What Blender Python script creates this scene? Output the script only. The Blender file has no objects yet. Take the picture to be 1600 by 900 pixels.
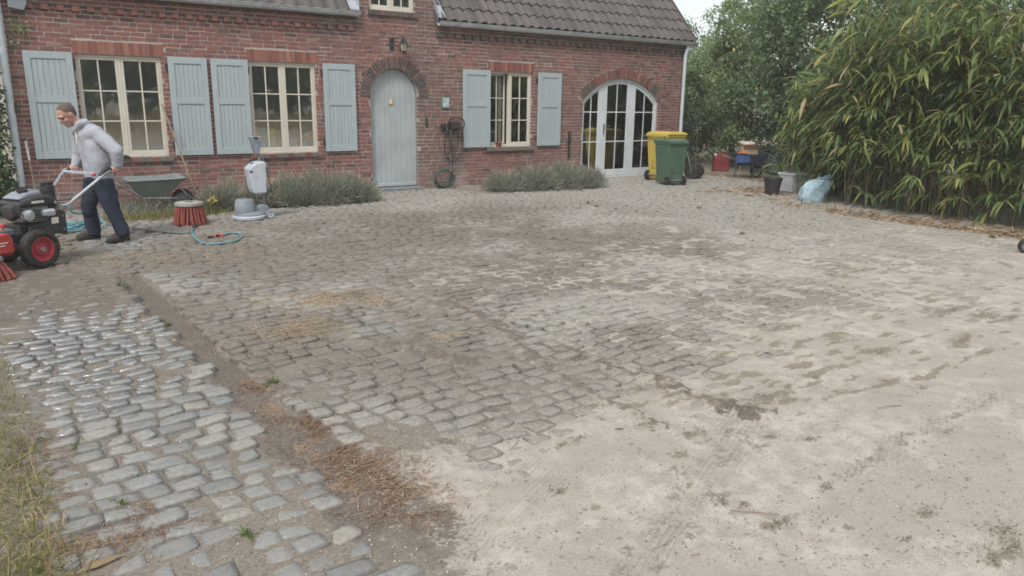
import bpy, math, random
import numpy as np
from mathutils import Vector, Matrix

# ------------------------------------------------------------------ camera, sky, sun, exposure
scene = bpy.context.scene
F_PX, YAW, PITCH, ROLL = 1179.1, 0.628149, 0.2423125, 0.0151168
CAM = np.array([0.0, -13.0, 1.68])
_fw = np.array([math.sin(YAW)*math.cos(PITCH), math.cos(YAW)*math.cos(PITCH), -math.sin(PITCH)])
_rt = np.array([math.cos(YAW), -math.sin(YAW), 0.0])
_up = np.cross(_rt, _fw)
RT = math.cos(ROLL)*_rt + math.sin(ROLL)*_up
UP = -math.sin(ROLL)*_rt + math.cos(ROLL)*_up
cam_data = bpy.data.cameras.new("camera")
cam = bpy.data.objects.new("camera", cam_data)
scene.collection.objects.link(cam)
cam.matrix_world = Matrix(((RT[0], UP[0], -_fw[0], CAM[0]), (RT[1], UP[1], -_fw[1], CAM[1]), (RT[2], UP[2], -_fw[2], CAM[2]), (0, 0, 0, 1)))
cam_data.sensor_width = 36.0
cam_data.lens = F_PX/1600*36.0
cam_data.clip_end = 2000
scene.camera = cam

SUN_EL, SUN_AZ = math.radians(48), math.radians(232)     # azimuth clockwise from +Y
world = bpy.data.worlds.new("World"); scene.world = world; world.use_nodes = True
wn, wl = world.node_tree.nodes, world.node_tree.links
bg = wn["Background"]
sky = wn.new("ShaderNodeTexSky"); sky.sky_type = 'NISHITA'; sky.sun_disc = False
sky.sun_elevation = SUN_EL; sky.sun_rotation = SUN_AZ
wtc = wn.new("ShaderNodeTexCoord"); wmap = wn.new("ShaderNodeMapping"); wmap.inputs['Scale'].default_value = (1, 1, 2.6)
wno = wn.new("ShaderNodeTexNoise"); wno.inputs['Scale'].default_value = 2.2; wno.inputs['Detail'].default_value = 7
wrp = wn.new("ShaderNodeValToRGB"); wrp.color_ramp.elements[0].position = 0.30; wrp.color_ramp.elements[1].position = 0.56
wrp.color_ramp.elements[0].color = (0.55, 0.55, 0.55, 1)
wmx = wn.new("ShaderNodeMix"); wmx.data_type = 'RGBA'
wmx.inputs['B'].default_value = (7.9, 8.1, 8.4, 1)       # thin bright cloud over most of the sky
wl.new(wtc.outputs['Generated'], wmap.inputs['Vector']); wl.new(wmap.outputs['Vector'], wno.inputs['Vector'])
wl.new(wno.outputs['Fac'], wrp.inputs['Fac']); wl.new(wrp.outputs['Color'], wmx.inputs['Factor'])
wl.new(sky.outputs['Color'], wmx.inputs['A']); wl.new(wmx.outputs['Result'], bg.inputs['Color'])
bg.inputs['Strength'].default_value = 0.10

sun_data = bpy.data.lights.new("sun", 'SUN'); sun_data.energy = 2.0; sun_data.angle = math.radians(18); sun_data.color = (1.0, 0.965, 0.91)
sun = bpy.data.objects.new("sun", sun_data); scene.collection.objects.link(sun)
_sd = Vector((math.sin(SUN_AZ)*math.cos(SUN_EL), math.cos(SUN_AZ)*math.cos(SUN_EL), math.sin(SUN_EL)))
sun.rotation_euler = (-_sd).to_track_quat('-Z', 'Y').to_euler()
scene.view_settings.view_transform = 'Standard'; scene.view_settings.look = 'None'
scene.view_settings.exposure = 0.54; scene.view_settings.gamma = 1.0
scene.render.engine = 'CYCLES'
scene.cycles.max_bounces = 6; scene.cycles.transparent_max_bounces = 8
scene.cycles.use_denoising = True
scene.cycles.filter_width = 1.7

# ------------------------------------------------------------------ helpers
C = scene.collection
R = math.radians
rng = np.random.default_rng(7)
random.seed(7)

def ray(px, py):
    return RT*(px-800)/F_PX - UP*(py-450)/F_PX + _fw
def at(px, py, Y):                       # point of the place seen at a photo pixel, at depth Y
    d = ray(px, py); return Vector(CAM + d*((Y-CAM[1])/d[1]))
def gp(px, py, z=0.0):                   # point of the ground seen at a photo pixel
    d = ray(px, py); return Vector(CAM + d*((z-CAM[2])/d[2]))
def px_of(P):
    v = np.asarray(P) - CAM; w = v@_fw
    return 800+F_PX*(v@RT)/w, 450-F_PX*(v@UP)/w

def tag(o, label=None, cat=None, group=None, kind=None):
    if label: o["label"] = label
    if cat: o["category"] = cat
    if group: o["group"] = group
    if kind: o["kind"] = kind
    return o
def empty(name, loc=(0, 0, 0), rz=0.0, parent=None):
    o = bpy.data.objects.new(name, None); C.objects.link(o)
    o.location = loc; o.rotation_euler = (0, 0, rz); o.empty_display_size = 0.1
    if parent: o.parent = parent
    return o

class MB:
    def __init__(s): s.v = []; s.f = []
    def add(s, vs, fs):
        b = len(s.v); s.v += [tuple(map(float, q)) for q in vs]; s.f += [tuple(b+i for i in f) for f in fs]; return s
    def box(s, x0, x1, y0, y1, z0, z1):
        return s.add([(x0,y0,z0),(x1,y0,z0),(x1,y1,z0),(x0,y1,z0),(x0,y0,z1),(x1,y0,z1),(x1,y1,z1),(x0,y1,z1)],
                     [(0,3,2,1),(4,5,6,7),(0,1,5,4),(1,2,6,5),(2,3,7,6),(3,0,4,7)])
    def obox(s, c, size, rot=None, taper=1.0):
        hx, hy, hz = size[0]/2, size[1]/2, size[2]/2
        vs = [Vector((x*(taper if z > 0 else 1), y*(taper if z > 0 else 1), z)) for z in (-hz, hz) for x, y in ((-hx,-hy),(hx,-hy),(hx,hy),(-hx,hy))]
        if rot is not None: vs = [rot @ q for q in vs]
        c = Vector(c)
        return s.add([q+c for q in vs], [(0,3,2,1),(4,5,6,7),(0,1,5,4),(1,2,6,5),(2,3,7,6),(3,0,4,7)])
    def bar(s, p0, p1, w, h, up=(0, 0, 1)):
        p0, p1 = Vector(p0), Vector(p1); d = (p1-p0).normalized(); u = Vector(up)
        a = d.cross(u)
        if a.length < 1e-4: a = d.cross(Vector((1, 0, 0)))
        a.normalize(); b = a.cross(d)
        vs = [q + a*sx*w/2 + b*sz*h/2 for q in (p0, p1) for sx, sz in ((-1,-1),(1,-1),(1,1),(-1,1))]
        return s.add(vs, [(0,1,2,3),(7,6,5,4),(0,4,5,1),(1,5,6,2),(2,6,7,3),(3,7,4,0)])
    def tube(s, pts, r, n=8, cap=True, closed=False):
        pts = [Vector(q) for q in pts]; k = len(pts)
        rs = r if hasattr(r, '__len__') else [r]*k
        b = len(s.v); prev = None
        for i, q in enumerate(pts):
            if closed: d = pts[(i+1) % k]-pts[i-1]
            else: d = pts[min(i+1, k-1)]-pts[max(i-1, 0)]
            d.normalize()
            if prev is None:
                a = d.cross(Vector((0, 0, 1)))
                if a.length < 1e-3: a = d.cross(Vector((1, 0, 0)))
            else: a = prev - d*prev.dot(d)
            a.normalize(); prev = a; c = d.cross(a)
            for j in range(n):
                t = 2*math.pi*j/n; s.v.append(tuple(q + (a*math.cos(t)+c*math.sin(t))*rs[i]))
        for i in range(k if closed else k-1):
            i2 = (i+1) % k
            for j in range(n):
                j2 = (j+1) % n; s.f.append((b+i*n+j, b+i*n+j2, b+i2*n+j2, b+i2*n+j))
        if cap and not closed:
            s.f.append(tuple(b+j for j in reversed(range(n)))); s.f.append(tuple(b+(k-1)*n+j for j in range(n)))
        return s
    def cyl(s, p0, p1, r0, r1=None, n=14, cap=True): return s.tube([p0, p1], [r0, r0 if r1 is None else r1], n, cap)
    def lathe(s, prof, n=24, o=(0, 0, 0), axis=(0, 0, 1), cap=True):
        ax = Vector(axis).normalized(); q = Vector((0, 0, 1)).rotation_difference(ax); o = Vector(o); b = len(s.v); k = len(prof)
        for r, z in prof:
            for j in range(n):
                t = 2*math.pi*j/n; s.v.append(tuple(o + q @ Vector((r*math.cos(t), r*math.sin(t), z))))
        for i in range(k-1):
            for j in range(n):
                j2 = (j+1) % n; s.f.append((b+i*n+j, b+i*n+j2, b+(i+1)*n+j2, b+(i+1)*n+j))
        if cap:
            s.f.append(tuple(b+j for j in reversed(range(n)))); s.f.append(tuple(b+(k-1)*n+j for j in range(n)))
        return s
    def ball(s, c, r, n=10, m=7, sc=(1, 1, 1), rot=None):
        b = len(s.v); c = Vector(c)
        def tr(q):
            q = Vector((q[0]*sc[0]*r, q[1]*sc[1]*r, q[2]*sc[2]*r)); return tuple(c + (rot @ q if rot is not None else q))
        s.v.append(tr((0, 0, -1)))
        for i in range(1, m):
            t = math.pi*i/m - math.pi/2
            for j in range(n):
                a = 2*math.pi*j/n; s.v.append(tr((math.cos(t)*math.cos(a), math.cos(t)*math.sin(a), math.sin(t))))
        s.v.append(tr((0, 0, 1))); e = len(s.v)-1
        for j in range(n):
            j2 = (j+1) % n
            s.f.append((b, b+1+j2, b+1+j)); s.f.append((e, b+1+(m-2)*n+j, b+1+(m-2)*n+j2))
            for i in range(m-2): s.f.append((b+1+i*n+j, b+1+i*n+j2, b+1+(i+1)*n+j2, b+1+(i+1)*n+j))
        return s
    def prism(s, poly, ax, lo, hi):      # poly in the two other axes (x->(y,z), y->(x,z), z->(x,y))
        def mk(p, t): return {'x': (t, p[0], p[1]), 'y': (p[0], t, p[1]), 'z': (p[0], p[1], t)}[ax]
        n = len(poly)
        return s.add([mk(p, lo) for p in poly]+[mk(p, hi) for p in poly],
                     [tuple(range(n)), tuple(reversed(range(n, 2*n)))]+[(i, n+i, n+(i+1) % n, (i+1) % n) for i in range(n)])
    def xform(s, mat): s.v = [tuple(mat @ Vector(q)) for q in s.v]; return s
    def mesh(s, name, smooth=None):
        me = bpy.data.meshes.new(name); me.from_pydata(s.v, [], s.f); me.validate(); me.update()
        import bmesh
        bm = bmesh.new(); bm.from_mesh(me); bmesh.ops.recalc_face_normals(bm, faces=bm.faces); bm.to_mesh(me); bm.free()
        if smooth is not None:
            me.polygons.foreach_set('use_smooth', [True]*len(me.polygons))
            if smooth < 180: me.set_sharp_from_angle(angle=R(smooth))
        return me
    def build(s, name, m, parent=None, smooth=None, bevel=0.0, loc=None):
        me = s.mesh(name, smooth); me.materials.append(m)
        return link(name, me, parent, bevel, loc)

def link(name, me, parent=None, bevel=0.0, loc=None):
    o = bpy.data.objects.new(name, me); C.objects.link(o)
    if parent: o.parent = parent
    if loc is not None: o.location = loc
    if bevel:
        b = o.modifiers.new("bevel", 'BEVEL'); b.width = bevel; b.segments = 2; b.limit_method = 'ANGLE'; b.angle_limit = R(40)
    return o
def np_mesh(name, V, faces_idx, k, m, smooth=False):
    """V (n,3) array, faces_idx (f,k) array."""
    me = bpy.data.meshes.new(name); V = np.asarray(V, np.float32); I = np.asarray(faces_idx, np.int32)
    me.vertices.add(len(V)); me.vertices.foreach_set('co', V.ravel())
    me.loops.add(I.size); me.loops.foreach_set('vertex_index', I.ravel())
    me.polygons.add(len(I)); me.polygons.foreach_set('loop_start', np.arange(0, I.size, k, dtype=np.int32))
    me.polygons.foreach_set('loop_total', np.full(len(I), k, np.int32))
    if smooth: me.polygons.foreach_set('use_smooth', np.ones(len(I), bool))
    me.update(calc_edges=True); me.validate()
    if m: me.materials.append(m)
    return me

# value noise for the lie of the ground
_H = np.random.default_rng(3).random((256, 256))
def vnoise(x, y, s, o=0):
    x = np.asarray(x)/s + o*17.3; y = np.asarray(y)/s + o*9.7
    xi = np.floor(x).astype(int); yi = np.floor(y).astype(int); fx = x-xi; fy = y-yi
    fx = fx*fx*(3-2*fx); fy = fy*fy*(3-2*fy)
    h = lambda a, b: _H[a % 256, b % 256]
    return (h(xi, yi)*(1-fx)+h(xi+1, yi)*fx)*(1-fy)+(h(xi, yi+1)*(1-fx)+h(xi+1, yi+1)*fx)*fy
def fbm(x, y, s, o=0, n=4):
    t = 0; a = 1; w = 0
    for i in range(n): t = t+a*vnoise(x, y, s, o+i*3); w += a; a *= .5; s *= .5
    return t/w
def sst(a, b, x): t = np.clip((np.asarray(x)-a)/(b-a), 0, 1); return t*t*(3-2*t)

# ------------------------------------------------------------------ materials
class NT:
    def __init__(s, name):
        s.m = bpy.data.materials.new(name); s.m.use_nodes = True; s.n = s.m.node_tree.nodes; s.l = s.m.node_tree.links
        s.p = s.n["Principled BSDF"]; s.out = s.n["Material Output"]
    def add(s, t, **kw):
        n = s.n.new(t)
        for k, v in kw.items():
            if k in n.inputs.keys() or isinstance(k, int): s.set(n, k, v)
            else: setattr(n, k, v)
        return n
    def set(s, n, k, v):
        if isinstance(v, bpy.types.NodeSocket): s.l.new(v, n.inputs[k])
        else: n.inputs[k].default_value = v
    def math(s, op, a, b=0.0, clamp=False):
        n = s.n.new("ShaderNodeMath"); n.operation = op; n.use_clamp = clamp
        s.set(n, 0, a); s.set(n, 1, b); return n.outputs[0]
    def mix(s, fac, a, b, mode='MIX'):
        n = s.n.new("ShaderNodeMix"); n.data_type = 'RGBA'; n.blend_type = mode
        s.set(n, 'Factor', fac)
        for k, v in (('A', a), ('B', b)): s.set(n, k, v if isinstance(v, bpy.types.NodeSocket) else (*v[:3], 1))
        return n.outputs['Result']
    def noise(s, scale, detail=4, vec=None, rough=.55):
        n = s.n.new("ShaderNodeTexNoise"); n.inputs['Scale'].default_value = scale; n.inputs['Detail'].default_value = detail; n.inputs['Roughness'].default_value = rough
        if vec is not None: s.l.new(vec, n.inputs['Vector'])
        return n.outputs['Fac']
    def ramp(s, fac, stops, interp='LINEAR'):
        n = s.n.new("ShaderNodeValToRGB"); n.color_ramp.interpolation = interp; e = n.color_ramp.elements
        while len(e) < len(stops): e.new(0.5)
        for i, (p, c) in enumerate(stops): e[i].position = p; e[i].color = (*c[:3], 1) if hasattr(c, '__len__') else (c, c, c, 1)
        s.l.new(fac, n.inputs['Fac']); return n.outputs['Color']
    def rng(s, v, a, b, c=0.0, d=1.0, smooth=True):
        n = s.n.new("ShaderNodeMapRange"); n.interpolation_type = 'SMOOTHSTEP' if smooth else 'LINEAR'
        s.set(n, 0, v)
        for i, q in enumerate((a, b, c, d)): n.inputs[i+1].default_value = q
        return n.outputs[0]
    def pos(s): return s.n.new("ShaderNodeNewGeometry").outputs['Position']
    def obj(s): return s.n.new("ShaderNodeTexCoord").outputs['Object']
    def xyz(s, v): n = s.n.new("ShaderNodeSeparateXYZ"); s.l.new(v, n.inputs[0]); return n.outputs
    def rand(s):
        a = s.n.new("ShaderNodeNewGeometry").outputs['Random Per Island']; b = s.n.new("ShaderNodeObjectInfo").outputs['Random']
        return s.math('FRACT', s.math('ADD', a, s.math('MULTIPLY', b, 7.31)))
    def bump(s, h, strength=.3, dist=.01, prev=None):
        n = s.n.new("ShaderNodeBump"); n.inputs['Strength'].default_value = strength; n.inputs['Distance'].default_value = dist
        s.l.new(h, n.inputs['Height'])
        if prev is not None: s.l.new(prev, n.inputs['Normal'])
        return n.outputs['Normal']
    def fin(s, col, rough=.7, normal=None, metal=0.0, spec=.5):
        s.set(s.p, 'Base Color', col if isinstance(col, bpy.types.NodeSocket) else (*col[:3], 1)); s.set(s.p, 'Roughness', rough)
        s.p.inputs['Metallic'].default_value = metal; s.p.inputs['Specular IOR Level'].default_value = spec
        if normal is not None: s.l.new(normal, s.p.inputs['Normal'])
        return s.m

def mat(name, col, rough=.6, var=.18, scale=6.0, bump=.12, bscale=60, metal=0.0, spec=.5, dirt=None, dirt_amt=.5, rnd=0.0):
    """painted / plastic / metal surface with cloudy tone, fine relief and optional grime."""
    t = NT(name); v = t.obj(); n1 = t.noise(scale, 5, v); n2 = t.noise(bscale, 4, v)
    c = t.mix(t.rng(n1, .3, .7), [q*(1-var) for q in col], [min(1, q*(1+var)) for q in col])
    if rnd: c = t.mix(t.math('MULTIPLY', t.rand(), rnd), c, [q*.45 for q in col])
    if dirt is not None: c = t.mix(t.math('MULTIPLY', t.rng(t.noise(scale*2.3, 8, v, .7), .48, .72), dirt_amt), c, dirt)
    r = t.rng(n1, .2, .8, max(0.02, rough-.1), min(1, rough+.1), False)
    return t.fin(c, r, t.bump(n2, bump, .004), metal, spec)

def leaf_mat(name, stops, rough=.5, trans=.3):
    t = NT(name); c = t.ramp(t.rand(), stops)
    v = t.pos(); c = t.mix(t.rng(t.noise(1.3, 3, v), .35, .65, 0, .35), c, [stops[0][1][i]*.7 for i in range(3)])
    t.fin(c, rough, spec=.35)
    tr = t.add("ShaderNodeBsdfTranslucent"); t.set(tr, 'Color', c)
    mx = t.add("ShaderNodeMixShader"); mx.inputs[0].default_value = trans
    t.l.new(t.p.outputs[0], mx.inputs[1]); t.l.new(tr.outputs[0], mx.inputs[2]); t.l.new(mx.outputs[0], t.out.inputs['Surface'])
    return t.m

MT = {}
def build_materials():
    # brick
    t = NT("brick"); r = t.rand()
    c = t.ramp(r, [(0, (.10,.066,.058)), (.14, (.165,.084,.07)), (.32, (.24,.10,.082)), (.6, (.268,.114,.091)), (.8, (.23,.095,.082)), (.93, (.31,.145,.107)), (1, (.30,.20,.165))])
    v = t.pos(); n = t.noise(34, 6, v, .65); c = t.mix(t.rng(n, .35, .7, 0, .45), c, (.15,.085,.075))
    c = t.mix(t.rng(t.noise(120, 3, v), .58, .75, 0, .5), c, (.42,.33,.29))
    X, Y, Z = t.xyz(v)[:3]
    mp = t.add("ShaderNodeMapping"); t.l.new(v, mp.inputs[0]); mp.inputs['Scale'].default_value = (1, 1, .28)
    st = t.noise(1.15, 6, mp.outputs[0], .6)                                     # rain-washed streaks of grey lichen and soot
    zone = t.math('MULTIPLY', t.rng(X, 4.6, 6.0), t.math('ADD', t.rng(X, 7.2, 9.0, .45, 0), .55))
    stain = t.math('MULTIPLY', t.rng(st, .40, .62), t.math('ADD', t.math('MULTIPLY', zone, .46), .14), True)
    c = t.mix(stain, c, (.14,.115,.10))
    low = t.math('MULTIPLY', t.rng(Z, .65, .05), t.rng(t.noise(2.3, 5, v), .4, .65, 0, .6))
    c = t.mix(low, c, (.33,.28,.25))
    MT['brick'] = t.fin(c, .9, t.bump(n, .5, .006), 0, .2)
    t = NT("dark_brick"); r = t.rand(); v = t.pos(); n = t.noise(40, 6, v, .65)
    c = t.ramp(r, [(0, (.065,.06,.056)), (.5, (.10,.084,.076)), (.85, (.15,.09,.078)), (1, (.20,.11,.095))])
    c = t.mix(t.rng(n, .4, .7, 0, .5), c, (.20,.18,.16)); MT['dark_brick'] = t.fin(c, .92, t.bump(n, .5, .006), 0, .2)
    t = NT("lintel_brick"); r = t.rand(); v = t.pos(); n = t.noise(40, 6, v, .65)
    c = t.ramp(r, [(0, (.18,.07,.058)), (.5, (.245,.092,.073)), (.85, (.29,.12,.088)), (1, (.34,.18,.12))])
    c = t.mix(t.rng(n, .4, .7, 0, .4), c, (.17,.09,.08)); MT['lintel_brick'] = t.fin(c, .9, t.bump(n, .5, .006), 0, .2)
    # mortar
    t = NT("mortar"); v = t.pos(); n = t.noise(25, 6, v, .7)
    c = t.mix(t.rng(n, .3, .7), (.35,.315,.28), (.46,.42,.38)); X = t.xyz(v)[0]
    c = t.mix(t.math('MULTIPLY', t.rng(X, 4.6, 6.2, .12, .5), t.rng(t.noise(1.3, 5, v), .38, .62)), c, (.20,.18,.165))
    MT['mortar'] = t.fin(c, .95, t.bump(t.noise(90, 5, v), .5, .006), 0, .1)
    # ground, cobbles
    t = NT("yard_soil"); v = t.pos()
    a1 = t.add("ShaderNodeAttribute"); a1.attribute_name = "soil"; a2 = t.add("ShaderNodeAttribute"); a2.attribute_name = "soil2"
    s1 = t.add("ShaderNodeSeparateColor"); t.l.new(a1.outputs['Color'], s1.inputs[0])
    s2 = t.add("ShaderNodeSeparateColor"); t.l.new(a2.outputs['Color'], s2.inputs[0])
    nf = t.noise(55, 4, v, .72); nm = t.noise(9, 5, v, .68); nb = t.noise(1.4, 3, v, .6); ng = t.noise(260, 2, v, .7)
    c = t.mix(t.rng(nm, .34, .66), (.325,.292,.25), (.445,.407,.358))                 # pale dry sand
    c = t.mix(t.rng(nb, .42, .60, 0, .8), c, (.33,.292,.25))
    c = t.mix(t.rng(nf, .52, .74, 0, .6), c, (.26,.222,.172))
    c = t.mix(t.rng(ng, .56, .68, 0, .75), c, (.17,.14,.108)); c = t.mix(t.rng(ng, .42, .32, 0, .6), c, (.62,.575,.51))
    def lay(c, m, cols, lo=.35, hi=.65, amt=1.0):
        e = t.math('ADD', m, t.math('MULTIPLY', t.math('SUBTRACT', t.math('ADD', t.math('MULTIPLY', nf, .5), t.math('MULTIPLY', nm, .5)), .5), 2.3))
        return t.mix(t.rng(e, lo, hi, 0, amt), c, t.mix(t.rng(nf, .35, .65), *cols))
    c = lay(c, s2.outputs[0], ((.165,.143,.117), (.25,.221,.185)))                      # joint dirt, damp earth
    c = lay(c, s1.outputs[0], ((.10,.083,.068), (.19,.16,.135)))                     # dark soil
    c = lay(c, s1.outputs[1], ((.26,.20,.135), (.39,.32,.235)), amt=.7)             # straw-coloured crumbs
    c = lay(c, s1.outputs[2], ((.155,.13,.092), (.25,.215,.155)), amt=.85)              # dead moss
    c = lay(c, s2.outputs[2], ((.15,.10,.068), (.27,.195,.135)), amt=.85)              # needles
    tr = t.add("ShaderNodeTexWave"); tr.bands_direction = 'X'; tr.inputs['Scale'].default_value = 11; tr.inputs['Distortion'].default_value = 1.2
    mp = t.add("ShaderNodeMapping"); t.l.new(v, mp.inputs[0]); mp.inputs['Rotation'].default_value = (0, 0, R(-115)); t.l.new(mp.outputs[0], tr.inputs[0])
    hh = t.math('ADD', t.math('ADD', t.math('MULTIPLY', nf, .5), t.math('MULTIPLY', ng, .22)), t.math('MULTIPLY', t.math('MULTIPLY', tr.outputs['Fac'], s2.outputs[1]), .55))
    MT['soil'] = t.fin(c, .95, t.bump(hh, .75, .018), 0, .15)
    def stone(name, dusty):
        t = NT(name); v = t.pos(); r = t.rand(); X, Y, Z = t.xyz(v)[:3]
        n = t.noise(48, 4, v, .7); n2 = t.noise(7, 4, v, .65)
        c = t.ramp(r, [(0, (.165,.166,.16)), (.3, (.215,.216,.208)), (.65, (.245,.244,.232)), (.88, (.27,.256,.228)), (1, (.31,.283,.24))])
        c = t.mix(t.rng(n, .4, .68, 0, .55), c, (.15,.15,.14)); c = t.mix(t.rng(n, .42, .3, 0, .4), c, (.40,.40,.385))
        if dusty:
            d = t.math('ADD', t.rng(n2, .3, .66, 0, .75), t.math('MULTIPLY', t.rng(X, 1.0, 5.5, -.12, .45), 1.0))
            d = t.math('ADD', t.math('ADD', d, t.rng(Y, -8.2, -10.2, 0, .55)), t.rng(n, .4, .6, -.15, .15), True)
            c = t.mix(d, c, t.mix(t.rng(n, .35, .65), (.24,.217,.185), (.345,.318,.28)))
            mud = t.math('MULTIPLY', t.rng(t.math('ADD', t.noise(.55, 5, v, .6), t.math('MULTIPLY', t.math('SUBTRACT', n2, .5), .4)), .34, .55), t.math('MULTIPLY', t.rng(X, 10.5, 6.0, .1, .95), t.math('MULTIPLY', t.rng(Y, -9.9, -8.6, .45, 1), t.rng(Y, -1.2, -3.4, .25, 1))))
            c = t.mix(mud, c, t.mix(t.rng(n, .35, .65), (.112,.094,.074), (.19,.165,.135)))
            rough = t.rng(n, .3, .7, .6, .9)
        else:
            d = t.math('ADD', t.rng(n2, .42, .66, 0, .6), t.rng(n, .45, .62, -.1, .2), True)
            c = t.mix(d, c, (.24,.22,.19)); c = t.mix(t.math('MULTIPLY', t.rng(t.math('ADD', Y, t.math('MULTIPLY', t.math('SUBTRACT', n2, .5), 2.2)), -6.5, -5.7), t.rng(n, .3, .6, .6, .95)), c, (.15,.122,.096))
            wx = t.math('SUBTRACT', X, .30); wy = t.math('MULTIPLY', t.math('ADD', Y, 7.35), .52)
            dd = t.math('SQRT', t.math('ADD', t.math('MULTIPLY', wx, wx), t.math('MULTIPLY', wy, wy)))
            wet = t.math('MULTIPLY', t.rng(t.math('ADD', dd, t.math('MULTIPLY', t.math('SUBTRACT', n2, .5), 1.5)), .92, .48), 1.0)   # hosed-down, still wet
            c = t.mix(t.math('MULTIPLY', wet, .35), c, (.10,.105,.105))
            rough = t.mix(wet, (.58,.58,.58), (.10,.10,.10)); rough = t.mix(t.rng(n, .5, .7, 0, .35), rough, (.5,.5,.5))
        m_ = t.fin(c, rough, t.bump(t.math('ADD', n, t.math('MULTIPLY', n2, 1.3)), .6, .012), 0, .5)
        if not dusty: t.l.new(wet, t.p.inputs['Coat Weight']); t.p.inputs['Coat Roughness'].default_value = .15; t.p.inputs['Coat IOR'].default_value = 1.9
        return m_
    MT['cobble'] = stone("cobble_granite", False); MT['yard_cobble'] = stone("cobble_dusty", True)
    # roof tile
    t = NT("roof_tile"); r = t.rand(); v = t.pos(); n = t.noise(30, 6, v, .65)
    c = t.ramp(r, [(0, (.066,.06,.058)), (.5, (.09,.08,.077)), (1, (.115,.098,.093))]); c = t.mix(t.rng(n, .45, .7, 0, .5), c, (.19,.165,.145))
    MT['tile'] = t.fin(c, .78, t.bump(n, .4, .006), 0, .35)
    # glass: clear sheet with the doubled reflection of two panes
    t = NT("window_glass"); t.n.remove(t.p)
    gl = t.add("ShaderNodeBsdfGlossy"); gl.inputs['Roughness'].default_value = .03; gl.inputs['Color'].default_value = (.95,.97,.97,1)
    tp = t.add("ShaderNodeBsdfTransparent"); tp.inputs['Color'].default_value = (.93,.95,.94,1)
    fr = t.add("ShaderNodeFresnel"); fr.inputs['IOR'].default_value = 1.5
    wv = t.noise(1.1, 2, t.pos()); t.l.new(t.bump(wv, .04, .05), gl.inputs['Normal'])
    f = t.math('ADD', t.math('MULTIPLY', fr.outputs[0], 1.6), .16, True)
    mx = t.add("ShaderNodeMixShader"); t.l.new(f, mx.inputs[0]); t.l.new(tp.outputs[0], mx.inputs[1]); t.l.new(gl.outputs[0], mx.inputs[2]); t.l.new(mx.outputs[0], t.out.inputs['Surface'])
    MT['glass'] = t.m
    t = NT("shutter_paint"); v = t.pos(); r = t.rand(); mp = t.add("ShaderNodeMapping"); t.l.new(v, mp.inputs[0]); mp.inputs['Scale'].default_value = (14, 14, .9)
    g = t.noise(4, 6, mp.outputs[0], .6); n = t.noise(3, 6, v, .6)
    c = t.mix(t.rng(g, .35, .65), (.325,.378,.392), (.37,.425,.44)); c = t.mix(t.rng(n, .55, .75, 0, .4), c, (.31,.355,.36))
    c = t.mix(t.math('MULTIPLY', r, .14), c, (.265,.31,.32)); c = t.mix(t.rng(t.noise(38, 6, v, .7), .68, .78, 0, .55), c, (.22,.22,.20))
    MT['shutter'] = t.fin(c, .62, t.bump(g, .25, .004), 0, .4)
    t = NT("cream_paint"); v = t.pos(); n = t.noise(3, 6, v, .65)
    c = t.mix(t.rng(n, .35, .7), (.58,.545,.46), (.52,.485,.405)); c = t.mix(t.rng(t.noise(40, 6, v, .7), .62, .76, 0, .4), c, (.42,.38,.31)); MT['cream'] = t.fin(c, .5, t.bump(t.noise(60, 4, v), .1, .003))
    MT['door'] = mat("door_paint", (.355,.39,.40), .55, .07, 2.0, .12, 60, dirt=(.24,.25,.24), dirt_amt=.3)
    MT['white'] = mat("white_paint", (.56,.60,.62), .5, .06, 2.5, .1, 70, dirt=(.36,.36,.33), dirt_amt=.35)
    MT['zinc'] = mat("zinc", (.47,.50,.51), .5, .14, 5, .1, 40, .25, dirt=(.24,.26,.26), dirt_amt=.6)
    MT['pvc'] = mat("pale_pipe", (.50,.55,.58), .5, .1, 3, .06, 40, dirt=(.33,.35,.34), dirt_amt=.5)
    MT['lead'] = mat("lead", (.36,.39,.42), .55, .2, 8, .2, 50, .2)
    MT['bluestone'] = mat("bluestone", (.17,.185,.20), .75, .2, 9, .25, 60, dirt=(.30,.29,.27))
    MT['sill'] = mat("sill_stone", (.17,.14,.125), .9, .25, 12, .4, 60, dirt=(.22,.20,.18), rnd=.3)
    MT['interior'] = mat("interior_plaster", (.30,.29,.27), .9, .1, 2, .05)
    MT['curtain'] = mat("net_curtain", (.40,.38,.33), .95, .1, 20, .2, 80)
    MT['black'] = mat("black_plastic", (.022,.023,.025), .5, .3, 8, .15, 60, dirt=(.09,.085,.075), dirt_amt=.5)
    MT['rubber'] = mat("rubber", (.02,.02,.02), .8, .3, 9, .25, 50, dirt=(.10,.09,.075), dirt_amt=.55)
    MT['greyplastic'] = mat("grey_plastic", (.20,.225,.26), .5, .1, 5, .1, 60, dirt=(.26,.25,.23), dirt_amt=.5)
    MT['paleplastic'] = mat("pale_tank_plastic", (.42,.46,.50), .5, .07, 4, .08, 60, dirt=(.33,.32,.30), dirt_amt=.4)
    MT['chrome'] = mat("galvanised_tube", (.55,.58,.62), .35, .1, 12, .06, 60, .75)
    MT['steel'] = mat("dull_steel", (.26,.265,.27), .5, .2, 10, .15, 60, .6, dirt=(.13,.12,.10))
    MT['redmetal'] = mat("red_enamel", (.42,.045,.04), .42, .1, 5, .08, 60, dirt=(.20,.10,.07), dirt_amt=.5)
    MT['redrim'] = mat("red_rim", (.38,.04,.055), .5, .12, 9, .1, 60, dirt=(.18,.10,.08), dirt_amt=.5)
    MT['bristle'] = mat("red_bristle", (.31,.06,.045), .75, .3, 30, .3, 90, dirt=(.12,.09,.075), dirt_amt=.7, rnd=.75)
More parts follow.
